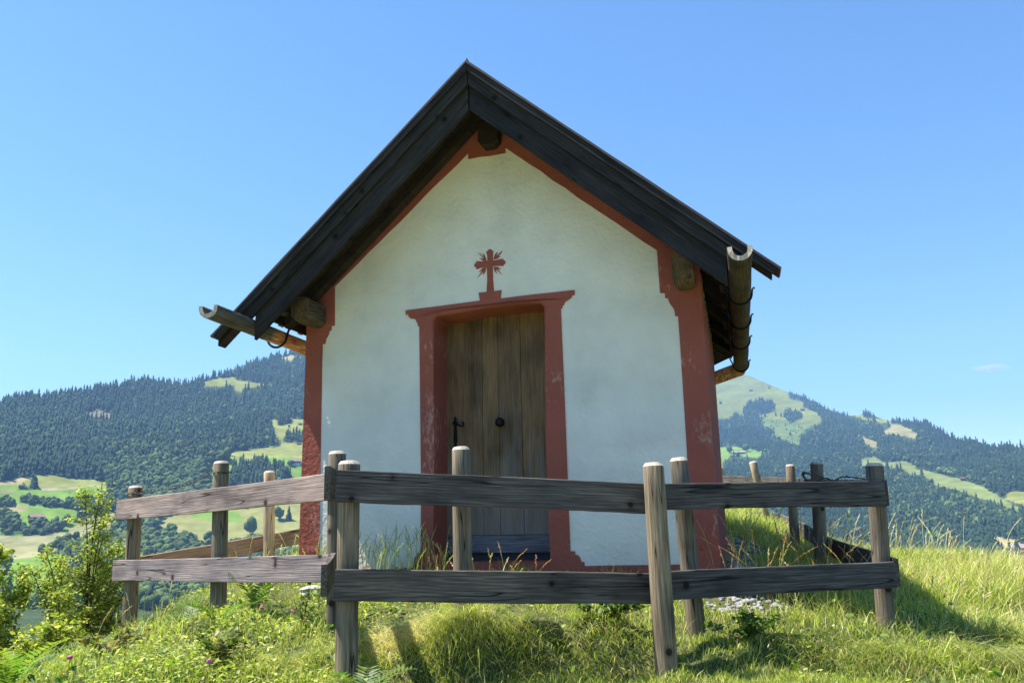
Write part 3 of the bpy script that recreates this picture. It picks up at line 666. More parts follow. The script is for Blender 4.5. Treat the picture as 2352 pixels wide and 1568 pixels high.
# ------------------------------------------------------------------ grass and small plants
def blades(n_,X,Y,h,lean,width,cols,colw,name=None,seg=3,dirb=None,curl=1.0,zoff=0):
    n=len(X); Z=ground(X,Y)+zoff-.01
    H=h; yaw=rng.uniform(0,2*np.pi,n); 
    if dirb is not None: yaw=dirb+rng.normal(0,.7,n)
    dx,dy=np.cos(yaw),np.sin(yaw); fa=rng.uniform(0,2*np.pi,n); wx,wy=np.cos(fa),np.sin(fa)
    V=np.zeros((n,2*seg+1,3))
    for s_ in range(seg+1):
        t=s_/seg; off=lean*H*t**1.7*curl; zz=H*t*np.sqrt(np.maximum(.12,1-(lean*t*.8)**2))
        if curl>1: zz=zz-H*np.maximum(0,t-.5)**2*(curl-1)*1.6
        cx_=X+dx*off; cy_=Y+dy*off; cz=Z+zz; ww=width*(1-t**2)*.5
        if s_<seg:
            V[:,2*s_]=np.stack([cx_-wx*ww,cy_-wy*ww,cz],-1); V[:,2*s_+1]=np.stack([cx_+wx*ww,cy_+wy*ww,cz],-1)
        else: V[:,2*seg]=np.stack([cx_,cy_,cz],-1)
    base=np.arange(n)[:,None]*(2*seg+1)
    quads=[base+np.array([[2*s_,2*s_+1,2*s_+3,2*s_+2]]) for s_ in range(seg-1)]
    tri=base+np.array([[2*seg-2,2*seg-1,2*seg]])
    ci=rng.choice(len(cols),n,p=np.array(colw)/sum(colw)); c=np.array(cols)[ci]*rng.uniform(.75,1.25,(n,1))
    return V.reshape(-1,3),quads,tri,np.repeat(c,2*seg+1,0)
def merge(parts):
    Vs=[];Q=[];T=[];Cs=[];o=0
    for V,q,t,c in parts:
        Vs.append(V); Q+= [a+o for a in q]; T.append(t+o); Cs.append(c); o+=len(V)
    fs=[]
    if Q: fs.append(np.concatenate(Q))
    fs.append(np.concatenate(T)); return np.concatenate(Vs),fs,np.concatenate(Cs)
exv=np.array(ex[:2]); eyv=np.array(ey[:2]); og=np.array(ORG[:2])
def local(X,Y):
    a=X-og[0]; b=Y-og[1]; return a*exv[0]+b*exv[1], a*eyv[0]+b*eyv[1]
def gravel_mask(X,Y):
    lx,ly=local(X,Y)
    a=(lx>1.78)&(lx<2.22+.12*np.sin(ly*4))&(ly>-.4)&(ly<4.4)
    b=(((lx-1.95)/.33)**2+((ly+.42)/.36)**2<1)
    return a|b
def bare(X,Y):
    yb=5.03+.10*np.sin(X*3.1)+.05*np.sin(X*7.3)
    return (X>.12)&(X<.78)&(Y>4.92)&(Y<yb+.03)
def ok(X,Y,margin=0.02):
    lx,ly=local(X,Y)
    ch_=(np.abs(lx)<1.8+margin)&(ly>-.0-margin)&(ly<NAVE+.2)
    ch2=(np.abs(lx)<1.2)&(ly>0)&(ly<NAVE+1.2)
    return ~(ch_|ch2)
def scatter(n,x0,x1,y0,y1,wfun=None,power=1.6,clump=None):
    """denser near the viewer's end of the knoll"""
    X=rng.uniform(x0,x1,n*3); Y=rng.uniform(y0,y1,n*3)
    w_=(y0/Y)**power
    if wfun is not None: w_=w_*wfun(X,Y)
    if clump: w_=w_*np.clip(.5+clump[1]*vnoise(X,Y,clump[0],int(clump[0]*7)),.05,1)
    k=(rng.random(n*3)<w_)&ok(X,Y); X=X[k];Y=Y[k]; return X[:n],Y[:n]
G1=(.29,.35,.06);G2=(.42,.46,.10);G3=(.11,.16,.025);YG=(.58,.56,.20);DRY=(.58,.47,.24);DRY2=(.45,.33,.16);TAN=(.68,.60,.36)
GRV=lambda X,Y: np.where(gravel_mask(X,Y),.05,1.0)*np.where(bare(X,Y),.25,1.0)
def sm(a,b,x): t=np.clip((x-a)/(b-a),0,1); return t*t*(3-2*t)
parts=[]
# 1 dense short turf everywhere in sight
X,Y=scatter(210000,-4.6,6.2,3.5,11.5,GRV,1.9); h=rng.uniform(.03,.075,len(X))*(1+.8*vnoise(X,Y,2.1,9)*2+1.1*vnoise(X,Y,6.3,29)); h=np.maximum(h,.02)
parts.append(blades(0,X,Y,h,rng.uniform(.2,.9,len(X)),rng.uniform(.004,.0075,len(X)),[G1,G2,G3,YG,DRY2],[4,4,1.5,3,.7],seg=2))
X,Y=scatter(26000,-.9,2.8,4.0,5.15,None,1.0); h=rng.uniform(.03,.08,len(X))
parts.append(blades(0,X,Y,h,rng.uniform(.3,1.0,len(X)),rng.uniform(.004,.007,len(X)),[G1,G2,G3,YG,DRY2],[4,3,2,2,.8],seg=2))
# 2 medium turf inside the fence and on the right
wf=lambda X,Y: GRV(X,Y)*np.clip(sm(4.9,5.8,Y+.0*X)*.8+sm(1.6,2.8,X)*.8,.12,1)
X,Y=scatter(60000,-4.2,6.5,3.9,13.5,wf,1.3,(2.7,2.0)); h=rng.uniform(.08,.2,len(X))
parts.append(blades(0,X,Y,h,rng.uniform(.3,1.0,len(X)),rng.uniform(.004,.007,len(X)),[G1,G2,G3,YG,DRY],[4,4,2,3,1.6],seg=3))
# 3 long wind-leant grass on the right-hand bank
wf=lambda X,Y: GRV(X,Y)*sm(2.6,3.4,X+.12*(Y-6)*0)*.9
X,Y=scatter(52000,2.6,7.0,4.4,11.5,wf,.9,(1.9,2.2)); h=rng.uniform(.05,.15,len(X))*(1.15+.9*vnoise(X,Y,2.4,17))
parts.append(blades(0,X,Y,h,rng.uniform(.5,1.2,len(X)),rng.uniform(.0035,.006,len(X)),[G1,G2,G3,YG,DRY,TAN],[4,4,1.6,2,.9,.5],seg=3,dirb=.3))
X,Y=scatter(11000,3.4,7.5,7.5,12.0,None,.3,(1.5,2.4)); h=rng.uniform(.10,.28,len(X))
parts.append(blades(0,X,Y,h,rng.uniform(.2,.9,len(X)),rng.uniform(.004,.007,len(X)),[G2,G1,YG,DRY,TAN],[2,1.5,2,2.4,2],seg=3,dirb=.2))
# hilltop behind the chapel
X,Y=scatter(30000,1.6,5.2,7.0,17.5,GRV,.6); h=rng.uniform(.08,.24,len(X))
parts.append(blades(0,X,Y,h,rng.uniform(.3,.9,len(X)),rng.uniform(.006,.011,len(X)),[G1,G2,G3,YG,DRY],[3,4,2,2,1.3],seg=3))
# hanging tussocks on the turf bank
for cx_,cy_,rx_,n_,hh in ((-.33,5.08,.20,1300,.27),(.02,5.06,.16,420,.18),(.45,5.12,.3,420,.16),(1.9,5.2,.5,700,.15),(3.1,5.35,.45,1800,.28),(3.6,5.9,.5,1800,.28),(-1.35,5.2,.5,900,.15)):
    X=rng.normal(cx_,rx_*.5,n_); Y=rng.normal(cy_,.09,n_); h=rng.uniform(.5,1,n_)*hh
    parts.append(blades(0,X,Y,h,rng.uniform(.7,1.3,n_),rng.uniform(.0025,.005,n_),[G1,G3,G2,DRY,TAN],[3,3,1,1.6,1.2],seg=4,dirb=-math.pi/2,curl=1.7))
# dry thatch patch between the left posts
X=rng.normal(-.72,.2,1600); Y=rng.normal(5.25,.12,1600)
parts.append(blades(0,X,Y,rng.uniform(.05,.16,1600),rng.uniform(.8,1.5,1600),rng.uniform(.003,.005,1600),[DRY,TAN,YG],[3,2,1],seg=3,curl=1.3))
V,fs,cl=merge(parts)
tag(np_mesh('meadow_grass',V,fs,M_grass,col=cl),'fresh and dry grass covering the knoll','grass',kind='stuff')

# broad-leaved ground cover (clover, dandelion, lady's mantle leaves)
def leaves(cx_,cy_,cz,size,cols,colw,tilt=.6,up=None,asp=1.0):
    n=len(cx_); a=rng.uniform(0,2*np.pi,n); el=rng.normal(0,tilt,n); rl=rng.uniform(0,2*np.pi,n)
    nx=np.sin(el)*np.cos(a); ny=np.sin(el)*np.sin(a); nz=np.cos(el)
    nrm=np.stack([nx,ny,nz],-1); ref=np.where(np.abs(nz)[:,None]>.9,np.array([[1.,0,0]]),np.array([[0,0,1.]]))
    u=np.cross(nrm,ref); u/=np.linalg.norm(u,axis=1)[:,None]; v=np.cross(nrm,u)
    u,v=u*np.cos(rl)[:,None]+v*np.sin(rl)[:,None],-u*np.sin(rl)[:,None]+v*np.cos(rl)[:,None]
    c=np.stack([cx_,cy_,cz],-1); s=size[:,None]
    P_=[c-u*s*asp, c-u*s*.25+v*s*.55+nrm*s*.1, c+u*s*.55+v*s*.42+nrm*s*.06, c+u*s*asp, c+u*s*.55-v*s*.42+nrm*s*.06, c-u*s*.25-v*s*.55+nrm*s*.1]
    V=np.stack(P_,1); base=np.arange(n)[:,None]*6
    q=[base+np.array([[0,1,2,3]]),base+np.array([[0,3,4,5]])]
    ci=rng.choice(len(cols),n,p=np.array(colw)/sum(colw)); cc=np.array(cols)[ci]*rng.uniform(.7,1.3,(n,1))
    return V.reshape(-1,3),q,np.repeat(cc,6,0)
LFW=lambda X,Y: GRV(X,Y)*np.clip(.15+sm(-.6,-1.3,X)*.9,0,1)
X,Y=scatter(60000,-4.6,4.5,3.5,9.5,LFW,1.5,(2.3,1.6)); Z=ground(X,Y)+rng.uniform(.02,.09,len(X))
V,qq,cl=leaves(X,Y,Z,rng.uniform(.008,.02,len(X)),[(.30,.36,.07),(.42,.46,.11),(.14,.2,.03),(.54,.53,.18)],[4,4,2,2])
X2,Y2=scatter(1600,-4,4.5,3.6,7,LFW,1.2,(1.7,2.2)); Z2=ground(X2,Y2)+rng.uniform(.03,.10,len(X2))
V2,q2,c2=leaves(X2,Y2,Z2,rng.uniform(.02,.04,len(X2)),[(.1,.18,.025),(.16,.24,.04)],[1,1])
tag(np_mesh('ground_cover_leaves',np.concatenate([V,V2]),[np.concatenate(qq+[a+len(V) for a in q2])],M_leaf,col=np.concatenate([cl,c2])),'clover and other small leaves among the turf','ground cover',kind='stuff')

# seed-head grasses
def stalks(X,Y,h,lean,az,col,headcol,headl,name,label,kindtuft=True,thick=.0016,headw=.006):
    Vs=[];T=[];Cc=[];o=0; Z=ground(X,Y)
    for i in range(len(X)):
        d=np.array([math.cos(az[i]),math.sin(az[i]),0]); n=8; pts=[]
        for k in range(n+1):
            t=k/n; pts.append(np.array([X[i],Y[i],Z[i]])+d*lean[i]*h[i]*t**2.2+np.array([0,0,h[i]*t*(1-.25*lean[i]*t)]))
        wdir=np.array([-d[1],d[0],0]); w2=d*.7+np.array([0,0,.3])
        for wv_ in (wdir,w2):
            vs=[]
            for p_ in pts: vs+= [p_-wv_*thick,p_+wv_*thick]
            f=[[o+2*k,o+2*k+1,o+2*k+3] for k in range(n)]+[[o+2*k,o+2*k+3,o+2*k+2] for k in range(n)]
            Vs+=vs; T+=f; Cc+=[col[i]]*len(vs); o+=len(vs)
        # spikelets up the top part
        ns=14
        for k in range(ns):
            t=1-headl*(k/ns); tt=t*n; j=min(int(tt),n-1); p_=pts[j]+(pts[j+1]-pts[j])*(tt-j)
            s_=headw*(.6+.6*math.sin(math.pi*(k+1)/ns)); tang_=(pts[-1]-pts[-2]); tang_=tang_/np.linalg.norm(tang_)
            sd_=np.array([random.gauss(0,1),random.gauss(0,1),random.gauss(0,.4)]); sd_/=np.linalg.norm(sd_)
            a_=p_; b_=p_+sd_*s_+tang_*s_*1.2; c_=p_+sd_*s_*.3+tang_*s_*2.4; e_=p_+np.cross(sd_,tang_)*s_*.45+tang_*s_*1.1
            Vs+=[a_,b_,c_,e_]; T+=[[o,o+1,o+2],[o,o+2,o+3]]; Cc+=[headcol[i]]*4; o+=4
    return tag(np_mesh(name,np.array(Vs),[np.array(T)],M_grass,col=np.array(Cc)),label,'seeding grass',kind='stuff')
def pick(lst,n): return [lst[random.randrange(len(lst))] for _ in range(n)]
# pale green tuft before the left wall
xs=[];ys=[];hs=[]
for i in range(110):
    lx=random.gauss(-.75,.3); ly=random.uniform(-.55,-.12); p_=ORG+ex*lx+ey*ly; xs.append(p_.x); ys.append(p_.y); hs.append(random.uniform(.22,.46)*(1.1-abs(lx+.7)*.4))
for i in range(26):
    lx=random.uniform(-1.6,-1.0); ly=random.uniform(-.6,-.2); p_=ORG+ex*lx+ey*ly; xs.append(p_.x); ys.append(p_.y); hs.append(random.uniform(.25,.5))
n=len(xs); stalks(np.array(xs),np.array(ys),hs,[random.uniform(.05,.5) for _ in xs],[random.uniform(0,6.28) for _ in xs],pick([G2,YG,(.35,.36,.12)],n),pick([(.42,.44,.2),(.34,.4,.14),(.5,.46,.24)],n),.4,'seeding_grass','pale green seeding grass before the left half of the chapel wall',headw=.007,thick=.0018)
xs=[];ys=[];hs=[]
for i in range(26):
    lx=random.uniform(-.35,.6); ly=random.uniform(-.9,-.35); p_=ORG+ex*lx+ey*ly; xs.append(p_.x); ys.append(p_.y); hs.append(random.uniform(.15,.36))
for i in range(90):
    xs.append(random.uniform(1.35,2.6)); ys.append(random.uniform(5.75,7.0)); hs.append(random.uniform(.3,.62))
n=len(xs); stalks(np.array(xs),np.array(ys),hs,[random.uniform(.05,.7) for _ in xs],[random.uniform(0,6.28) for _ in xs],pick([(.36,.3,.13),YG,(.4,.22,.12)],n),pick([(.48,.26,.15),(.42,.2,.12),(.55,.42,.24)],n),.32,'seeding_grass','reddish brown seed heads rising behind the lower front rail',headw=.009)
xs=rng.uniform(2.9,7.2,420); ys=rng.uniform(5.6,11.5,420); hs=list(rng.uniform(.22,.55,420)*np.clip((ys-3.5)/5,.5,1.1)); n=len(xs)
stalks(xs,ys,hs,[random.uniform(.1,.9) for _ in xs],[random.gauss(.3,.8) for _ in xs],pick([DRY,YG,TAN],n),pick([TAN,DRY,(.6,.45,.26)],n),.3,'seeding_grass','straw coloured seeding grass on the right hand bank',headw=.009,thick=.0018)
xs=rng.uniform(-3.6,-1.6,60); ys=rng.uniform(6.9,8.6,60); n=60
stalks(xs,ys,list(rng.uniform(.2,.45,60)),[random.uniform(.1,.6) for _ in xs],[random.uniform(0,6.28) for _ in xs],pick([DRY,YG],n),pick([TAN,DRY],n),.3,'seeding_grass','thin dry grass stalks behind the left fence run',headw=.008)

# gravel
def blob(r,seed,sub=1,sq=(1,1,1)):
    bm=bmesh.new(); bmesh.ops.create_icosphere(bm,subdivisions=sub,radius=1); rd=random.Random(seed)
    V=np.array([v.co[:] for v in bm.verts]); F_=np.array([[v.index for v in f.verts] for f in bm.faces]); bm.free()
    V*= (1+np.random.default_rng(seed).uniform(-.18,.18,(len(V),1))); return V,F_
bl=[blob(1,k) for k in range(6)]
Vs=[];Fs=[];o=0; cs=[]
X=rng.uniform(.8,4.4,9000); Y=rng.uniform(5.2,11,9000); k=gravel_mask(X,Y)&ok(X,Y,0); X=X[k][:1900];Y=Y[k][:1900]; Z=ground(X,Y)
for i in range(len(X)):
    V,F_=bl[i%6]; s=random.uniform(.012,.035); a=random.uniform(0,6.28); Rm=np.array([[math.cos(a),-math.sin(a),0],[math.sin(a),math.cos(a),0],[0,0,1]])
    Vs.append((V*np.array([1,.75,.55])*s)@Rm.T+np.array([X[i],Y[i],Z[i]+s*.3])); Fs.append(F_+o); o+=len(V)
tag(np_mesh('gravel',np.concatenate(Vs),[np.concatenate(Fs)],M_stone,smooth=True),'bluish grey drainage gravel along the right chapel wall','gravel',kind='stuff')
def rock(x,y,s,sq,label,m=M_rock,seed=1,zo=0):
    bm=bmesh.new(); bmesh.ops.create_icosphere(bm,subdivisions=3,radius=1)
    r_=random.Random(seed); ph=[r_.uniform(0,6) for _ in range(6)]
    for v in bm.verts:
        c=v.co; f=1+.18*math.sin(c.x*3+ph[0])+.15*math.sin(c.y*4+ph[1])+.12*math.sin(c.z*5+ph[2])+r_.uniform(-.03,.03); v.co=Vector((c.x*sq[0],c.y*sq[1],c.z*sq[2]))*s*f
    o=bm_obj('rock',bm,m); o.location=(x,y,gz(x,y)+zo); o.rotation_euler=(0,0,r_.uniform(0,6)); return tag(o,label,'rock','pale stones in the turf')
rock(-1.62,6.75,.075,(1.5,.8,.6),'pale broken stone in the grass under the left rail, near the chapel corner',zo=.04)
rock(1.42,4.45,.07,(1.8,1.,.35),'flat whitish stone half buried in the turf at the bottom edge',seed=5,zo=.0)
rock(1.62,4.47,.05,(1.6,1.,.4),'smaller whitish stone beside the flat one at the bottom edge',seed=6)

# ferns
def fern(x,y,nf,L_,label,seed,up=.9,spread=(0,6.28)):
    r_=random.Random(seed); Vs=[];T=[];Cc=[];o=0; z0=gz(x,y)
    for f_ in range(nf):
        az=r_.uniform(*spread); d=np.array([math.cos(az),math.sin(az),0]); l=L_*r_.uniform(.7,1.1); n=17; pts=[]
        bend=r_.uniform(.5,1.0)
        for k in range(n+1):
            t=k/n; el=up*(1.45-bend*1.6*t); 
            if k==0: p_=np.array([x,y,z0+0.0])
            else: p_=pts[-1]+(d*math.cos(el)+np.array([0,0,math.sin(el)]))*l/n
            pts.append(p_)
        side=np.array([-d[1],d[0],0]); c0=r_.choice([(.14,.22,.04),(.2,.27,.06),(.12,.2,.035)])
        for k in range(n):
            Vs+=[pts[k]-side*.0015,pts[k]+side*.0015,pts[k+1]]; T.append([o,o+1,o+2]); Cc+=[(.22,.2,.08)]*3; o+=3
        for k in range(3,n+1):
            t=k/n; tg=pts[k]-pts[k-1]; tg/=np.linalg.norm(tg); pl=l*.26*math.sin(math.pi*min(1,(1-t)*.78+.18))*(1 if t<.97 else .4)
            nn=np.cross(side,tg)
            for sg in (-1,1):
                dr=side*sg*.92+tg*.38-nn*r_.uniform(-.05,.25); dr/=np.linalg.norm(dr)
                ndiv=1
                for q_ in range(ndiv):
                    a0=pts[k]+dr*pl*q_/ndiv; a1=pts[k]+dr*pl; ww=min(l/n*.42,pl*.2)
                    Vs+=[a0,a1,a0+tg*ww+dr*pl*.3,a0-tg*ww+dr*pl*.3]; T+=[[o,o+2,o+1],[o,o+1,o+3]]; cc=tuple(v_*r_.uniform(.8,1.2) for v_ in c0); Cc+=[cc]*4; o+=4
    return tag(np_mesh('fern',np.array(Vs),[np.array(T)],M_leaf,col=np.array(Cc)),label,'fern','ferns in the turf')
fern(-.80,4.45,7,.34,'green fern at the foot of the left front post',3)
fern(-1.93,6.35,6,.46,'upright fern before the left run of fence boards',4,up=1.1)
fern(-2.05,5.95,7,.42,'arching pale fern in the turf below the left fence',5,up=.75)
fern(-2.75,4.75,7,.42,'blurred pale fern at the lower left corner',6,up=.8)
fern(-2.35,6.1,4,.30,'small fern left of the arching one, below the fence',8,up=.7)

# weeds in front
def weed(x,y,h,nl,label,seed,ls=.035,cols=((.12,.19,.04),(.2,.22,.06)),spread=.12,nst=5):
    r_=random.Random(seed); z0=gz(x,y); root=empty('weed_plant',(x,y,z0),0,label,'wild plant','leafy weeds in the turf')
    bm=bmesh.new(); LX=[];LY=[];LZ=[]
    for k in range(nst):
        a=r_.uniform(0,6.28); hh=h*r_.uniform(.6,1); sp=spread*r_.uniform(.3,1)
        pts=[(math.cos(a)*sp*t**1.3,math.sin(a)*sp*t**1.3,hh*t-.02) for t in (0,.25,.5,.75,1)]
        add_tube(bm,pts,[.003,.003,.0025,.002,.0015],5)
        for j in range(nl):
            t=r_.uniform(.2,1); LX.append(math.cos(a)*sp*t**1.3+r_.gauss(0,ls*.8)); LY.append(math.sin(a)*sp*t**1.3+r_.gauss(0,ls*.8)); LZ.append(hh*t+r_.gauss(0,.01))
    bm_obj('stem',bm,M_stem,root)
    n=len(LX); V,qq,cl=leaves(np.array(LX),np.array(LY),np.array(LZ),np.array([ls*r_.uniform(.5,1) for _ in LX]),list(cols),[1]*len(cols),.8,asp=1.3)
    np_mesh('foliage',V,[np.concatenate(qq)],M_leaf,root,col=cl)
weed(-1.78,5.2,.17,40,'leafy dark weed clump in the turf left of the front post',1,nst=9,spread=.22,cols=((.09,.14,.03),(.15,.2,.04),(.26,.22,.08)),ls=.022)
weed(-1.45,5.85,.34,10,'tall thistle-like weed under the left rails beside the corner posts',2,ls=.022)
weed(.55,5.3,.16,60,'broad leaved weed in the shaded hollow under the front rails',3,ls=.028,nst=8,spread=.3,cols=((.07,.12,.025),(.1,.16,.03)))
weed(1.35,5.15,.16,50,'low nettle-like weed right of the leaning post',4,ls=.025,nst=8,spread=.28,cols=((.07,.13,.025),(.12,.18,.035)))
weed(-2.6,5.6,.18,40,'low reddish green weed in the turf left of centre',5,ls=.03,nst=7,spread=.25,cols=((.1,.14,.03),(.26,.16,.07)))
# clover flowers
for i,(x,y,lab) in enumerate([(-1.55,5.95,'pink clover flower under the left rails nearest the corner'),(-1.78,6.0,'pink clover flower under the middle of the left rails'),(-2.55,4.95,'small purple clover flower in the lower left turf'),(-1.2,4.55,'small pink flower in the turf left of the front post'),(-1.72,4.85,'small purple clover flower beside the dark weed clump')]):
    z=gz(x,y); root=empty('clover_flower',(x,y,z),0,lab,'flower','clover flowers in the turf')
    bm=bmesh.new(); add_tube(bm,[(0,0,-.01),(.004,.003,.05),(.006,.004,.105)],.0015,5); bm_obj('stem',bm,M_stem,root)
    bm=bmesh.new(); bmesh.ops.create_icosphere(bm,subdivisions=2,radius=.014)
    for v in bm.verts: v.co=v.co*random.uniform(.7,1.25)+Vector((.006,.004,.112))
    bm_obj('flower_head',bm,simple('clover_pink',(.5,.12,.3),.8),root)

# bushes at the left: multi-stemmed saplings with many small leaves
def bush(name,x,y,h,rad,nleaf,label,cat,seed,ls=(.012,.026),cols=((.24,.29,.045),(.36,.39,.065),(.50,.46,.11),(.11,.155,.028)),cw=(4,4,1.6,1.5),nst=7,topfrac=1.0,zb=None,colw=.6):
    global rng
    r_=random.Random(seed); z0=gz(x,y) if zb is None else zb
    root=empty(name,(x,y,z0),0,label,cat,'saplings and shrubs on the left slope'); bm=bmesh.new(); tips=[]
    for k in range(nst):
        a=2*math.pi*k/nst+r_.uniform(-.4,.4); sp=rad*r_.uniform(.15,.95) if k else rad*.08; hh=h*(1-.5*(sp/rad)**1.3)*r_.uniform(.85,1.05) if k else h
        pts=[]; wob=[r_.uniform(-1,1) for _ in range(4)]
        for j in range(9):
            t=j/8; pts.append(Vector((math.cos(a)*sp*t**1.2+.03*math.sin(t*5+wob[0]*3)*t,math.sin(a)*sp*t**1.2+.03*math.sin(t*4+wob[1]*3)*t,hh*t-.05)))
        r0=.014 if k else .02
        add_tube(bm,pts,[r0*(1-.85*j/8) for j in range(9)],6)
        nb=int(10+hh*9)
        for q_ in range(nb):
            t=r_.uniform(.22,.97); j=int(t*8); base=pts[j].lerp(pts[min(j+1,8)],t*8-j); ba=r_.uniform(0,6.28); bl_=(.34*(1-t*.75))*rad/.5*r_.uniform(.5,1.1)
            tip=base+Vector((math.cos(ba)*bl_,math.sin(ba)*bl_,bl_*r_.uniform(.2,1.0)))
            add_tube(bm,[base,base.lerp(tip,.5)+Vector((0,0,.01)),tip],[.004,.003,.0015],4,cap=False)
            for s_ in range(8): tips.append(base.lerp(tip,r_.uniform(.2,1.05)))
        for s_ in range(10): tips.append(pts[-1]+Vector((r_.gauss(0,.02),r_.gauss(0,.02),-r_.uniform(0,.15))))
    bm_obj('stem',bm,M_stem,root)
    T_=np.array([t_[:] for t_ in tips]); ii=rng.integers(0,len(T_),nleaf); Pp=T_[ii]+rng.normal(0,.028,(nleaf,3))
    V,qq,cl=leaves(Pp[:,0],Pp[:,1],Pp[:,2],rng.uniform(*ls,nleaf),list(cols),list(cw),.9)
    np_mesh('foliage',V,[np.concatenate(qq)],M_leaf,root,col=cl)
bush('birch_sapling',-4.0,8.0,1.95,.62,17000,'tall leafy birch sapling just left of the left fence end','sapling',1,nst=16,zb=-1.45,ls=(.009,.019))
bush('birch_sapling',-5.0,8.1,1.5,.62,15000,'shorter birch sapling at the left edge of the picture','sapling',2,nst=10,zb=-1.55)
bush('shrub',-3.6,6.75,.85,.6,9000,'low round shrub at the top of the slope below the tall sapling','shrub',3,nst=12,zb=-1.5)
bush('shrub',-5.0,6.9,1.1,.6,8000,'leafy shrub at the very left edge behind the low ones','shrub',9,nst=11,zb=-2.0)
bush('shrub',-4.2,6.3,.9,.65,9500,'low leafy shrub at the left edge below the shorter sapling','shrub',4,nst=12,zb=-1.75)
bush('shrub',-3.1,8.5,.72,.6,4500,'leafy shrub showing between the two left fence posts under the lower rail','shrub',5,nst=10,zb=-1.28)
bush('shrub',-2.35,9.0,.55,.5,2600,'small shrub behind the low rails right of the second left post','shrub',6,nst=9,zb=-1.0)
bush('shrub',-4.6,7.2,1.15,.6,9500,'yellowish leafy shrub between the two saplings at the left','shrub',7,nst=11,zb=-1.75,cols=((.19,.23,.03),(.28,.3,.045),(.42,.36,.07)),cw=(3,3,1.5))
#ENDNEAR
HAZE=1.15e-4
# ------------------------------------------------------------------ hills
def chain(f,pts): return [f(*p) for p in pts]
c4=lambda x,y:(.31738*x,746.5+.31738*y)
c5=lambda x,y:(.3776*x,976.2+.3776*y)
c8=lambda x,y:(1579.1+.32861*x,803.9+.32861*y)
n3=lambda x,y:(1665.2+.15381*x,849.8+.15381*y)
n2_=lambda x,y:(.20138*x,1062.3+.20138*y)
idn=lambda x,y:(x,y)
RIDGE=[(-400,935),(-150,925),(0,921),(60,912),(130,911),(200,900),(270,888),(320,874),(345,876),(400,884),(440,880),(480,868),(540,853),(590,833),(650,815),(720,796),(820,770),(1000,790),(1200,830),(1400,880),(1560,900),(1620,886),(1665,864),(1690,860),(1720,862),(1760,880),(1806,899),(1850,912),(1888,935),(1934,952),(1957,954),(1975,952),(1990,948),(2039,966),(2105,969),(2131,973),(2187,1006),(2236,1016),(2270,1025),(2352,1027),(2600,1045),(2900,1060)]
rz=np.array([az_el(*p) for p in RIDGE]); 
def ridge(phi): return np.interp(phi,rz[:,0],rz[:,1],left=.13,right=.09)
LT=np.array([-1.2,-.5,-.25,-.12,-.06,0,.08,.12,.24]); LR=np.array([18,70,220,600,950,1250,1500,1900,3000.])
RT=np.array([-1.2,-.5,-.25,-.1,-.05,0,.05,.1,.18]);  RR=np.array([18,80,300,900,1300,1700,2300,3400,5200.])
def dist(phi,te):
    w_=sm(-.05,.12,phi); return np.interp(te,LT,LR)*(1-w_)+np.interp(te,RT,RR)*w_
phis=np.concatenate([np.linspace(-math.pi,-.75,50)[:-1],np.linspace(-.75,.75,640),np.linspace(.75,math.pi,50)[1:]])
TE=np.r_[np.linspace(-1.2,-.16,26),np.linspace(-.15,0,70)[:]]
nu=130
cols_=[];
PH=phis[None,:]; RD=ridge(phis)
fine=np.linspace(0,1,nu+1)[1:]
te=np.concatenate([np.repeat(TE[:,None],len(phis),1), fine[:,None]*RD[None,:]],0)
ph=np.repeat(PH,te.shape[0],0); r=dist(ph,te)
HX=r*np.sin(ph); HY=r*np.cos(ph); HZ=te*r
rough=(vnoise(HX,HY,1/170.,21)*26+vnoise(HX,HY,1/60.,22)*9)*np.clip((r-500)/1500,0,1)*np.clip((RD[None,:]-te)/.02,0,1)
HZ=HZ+rough*.5
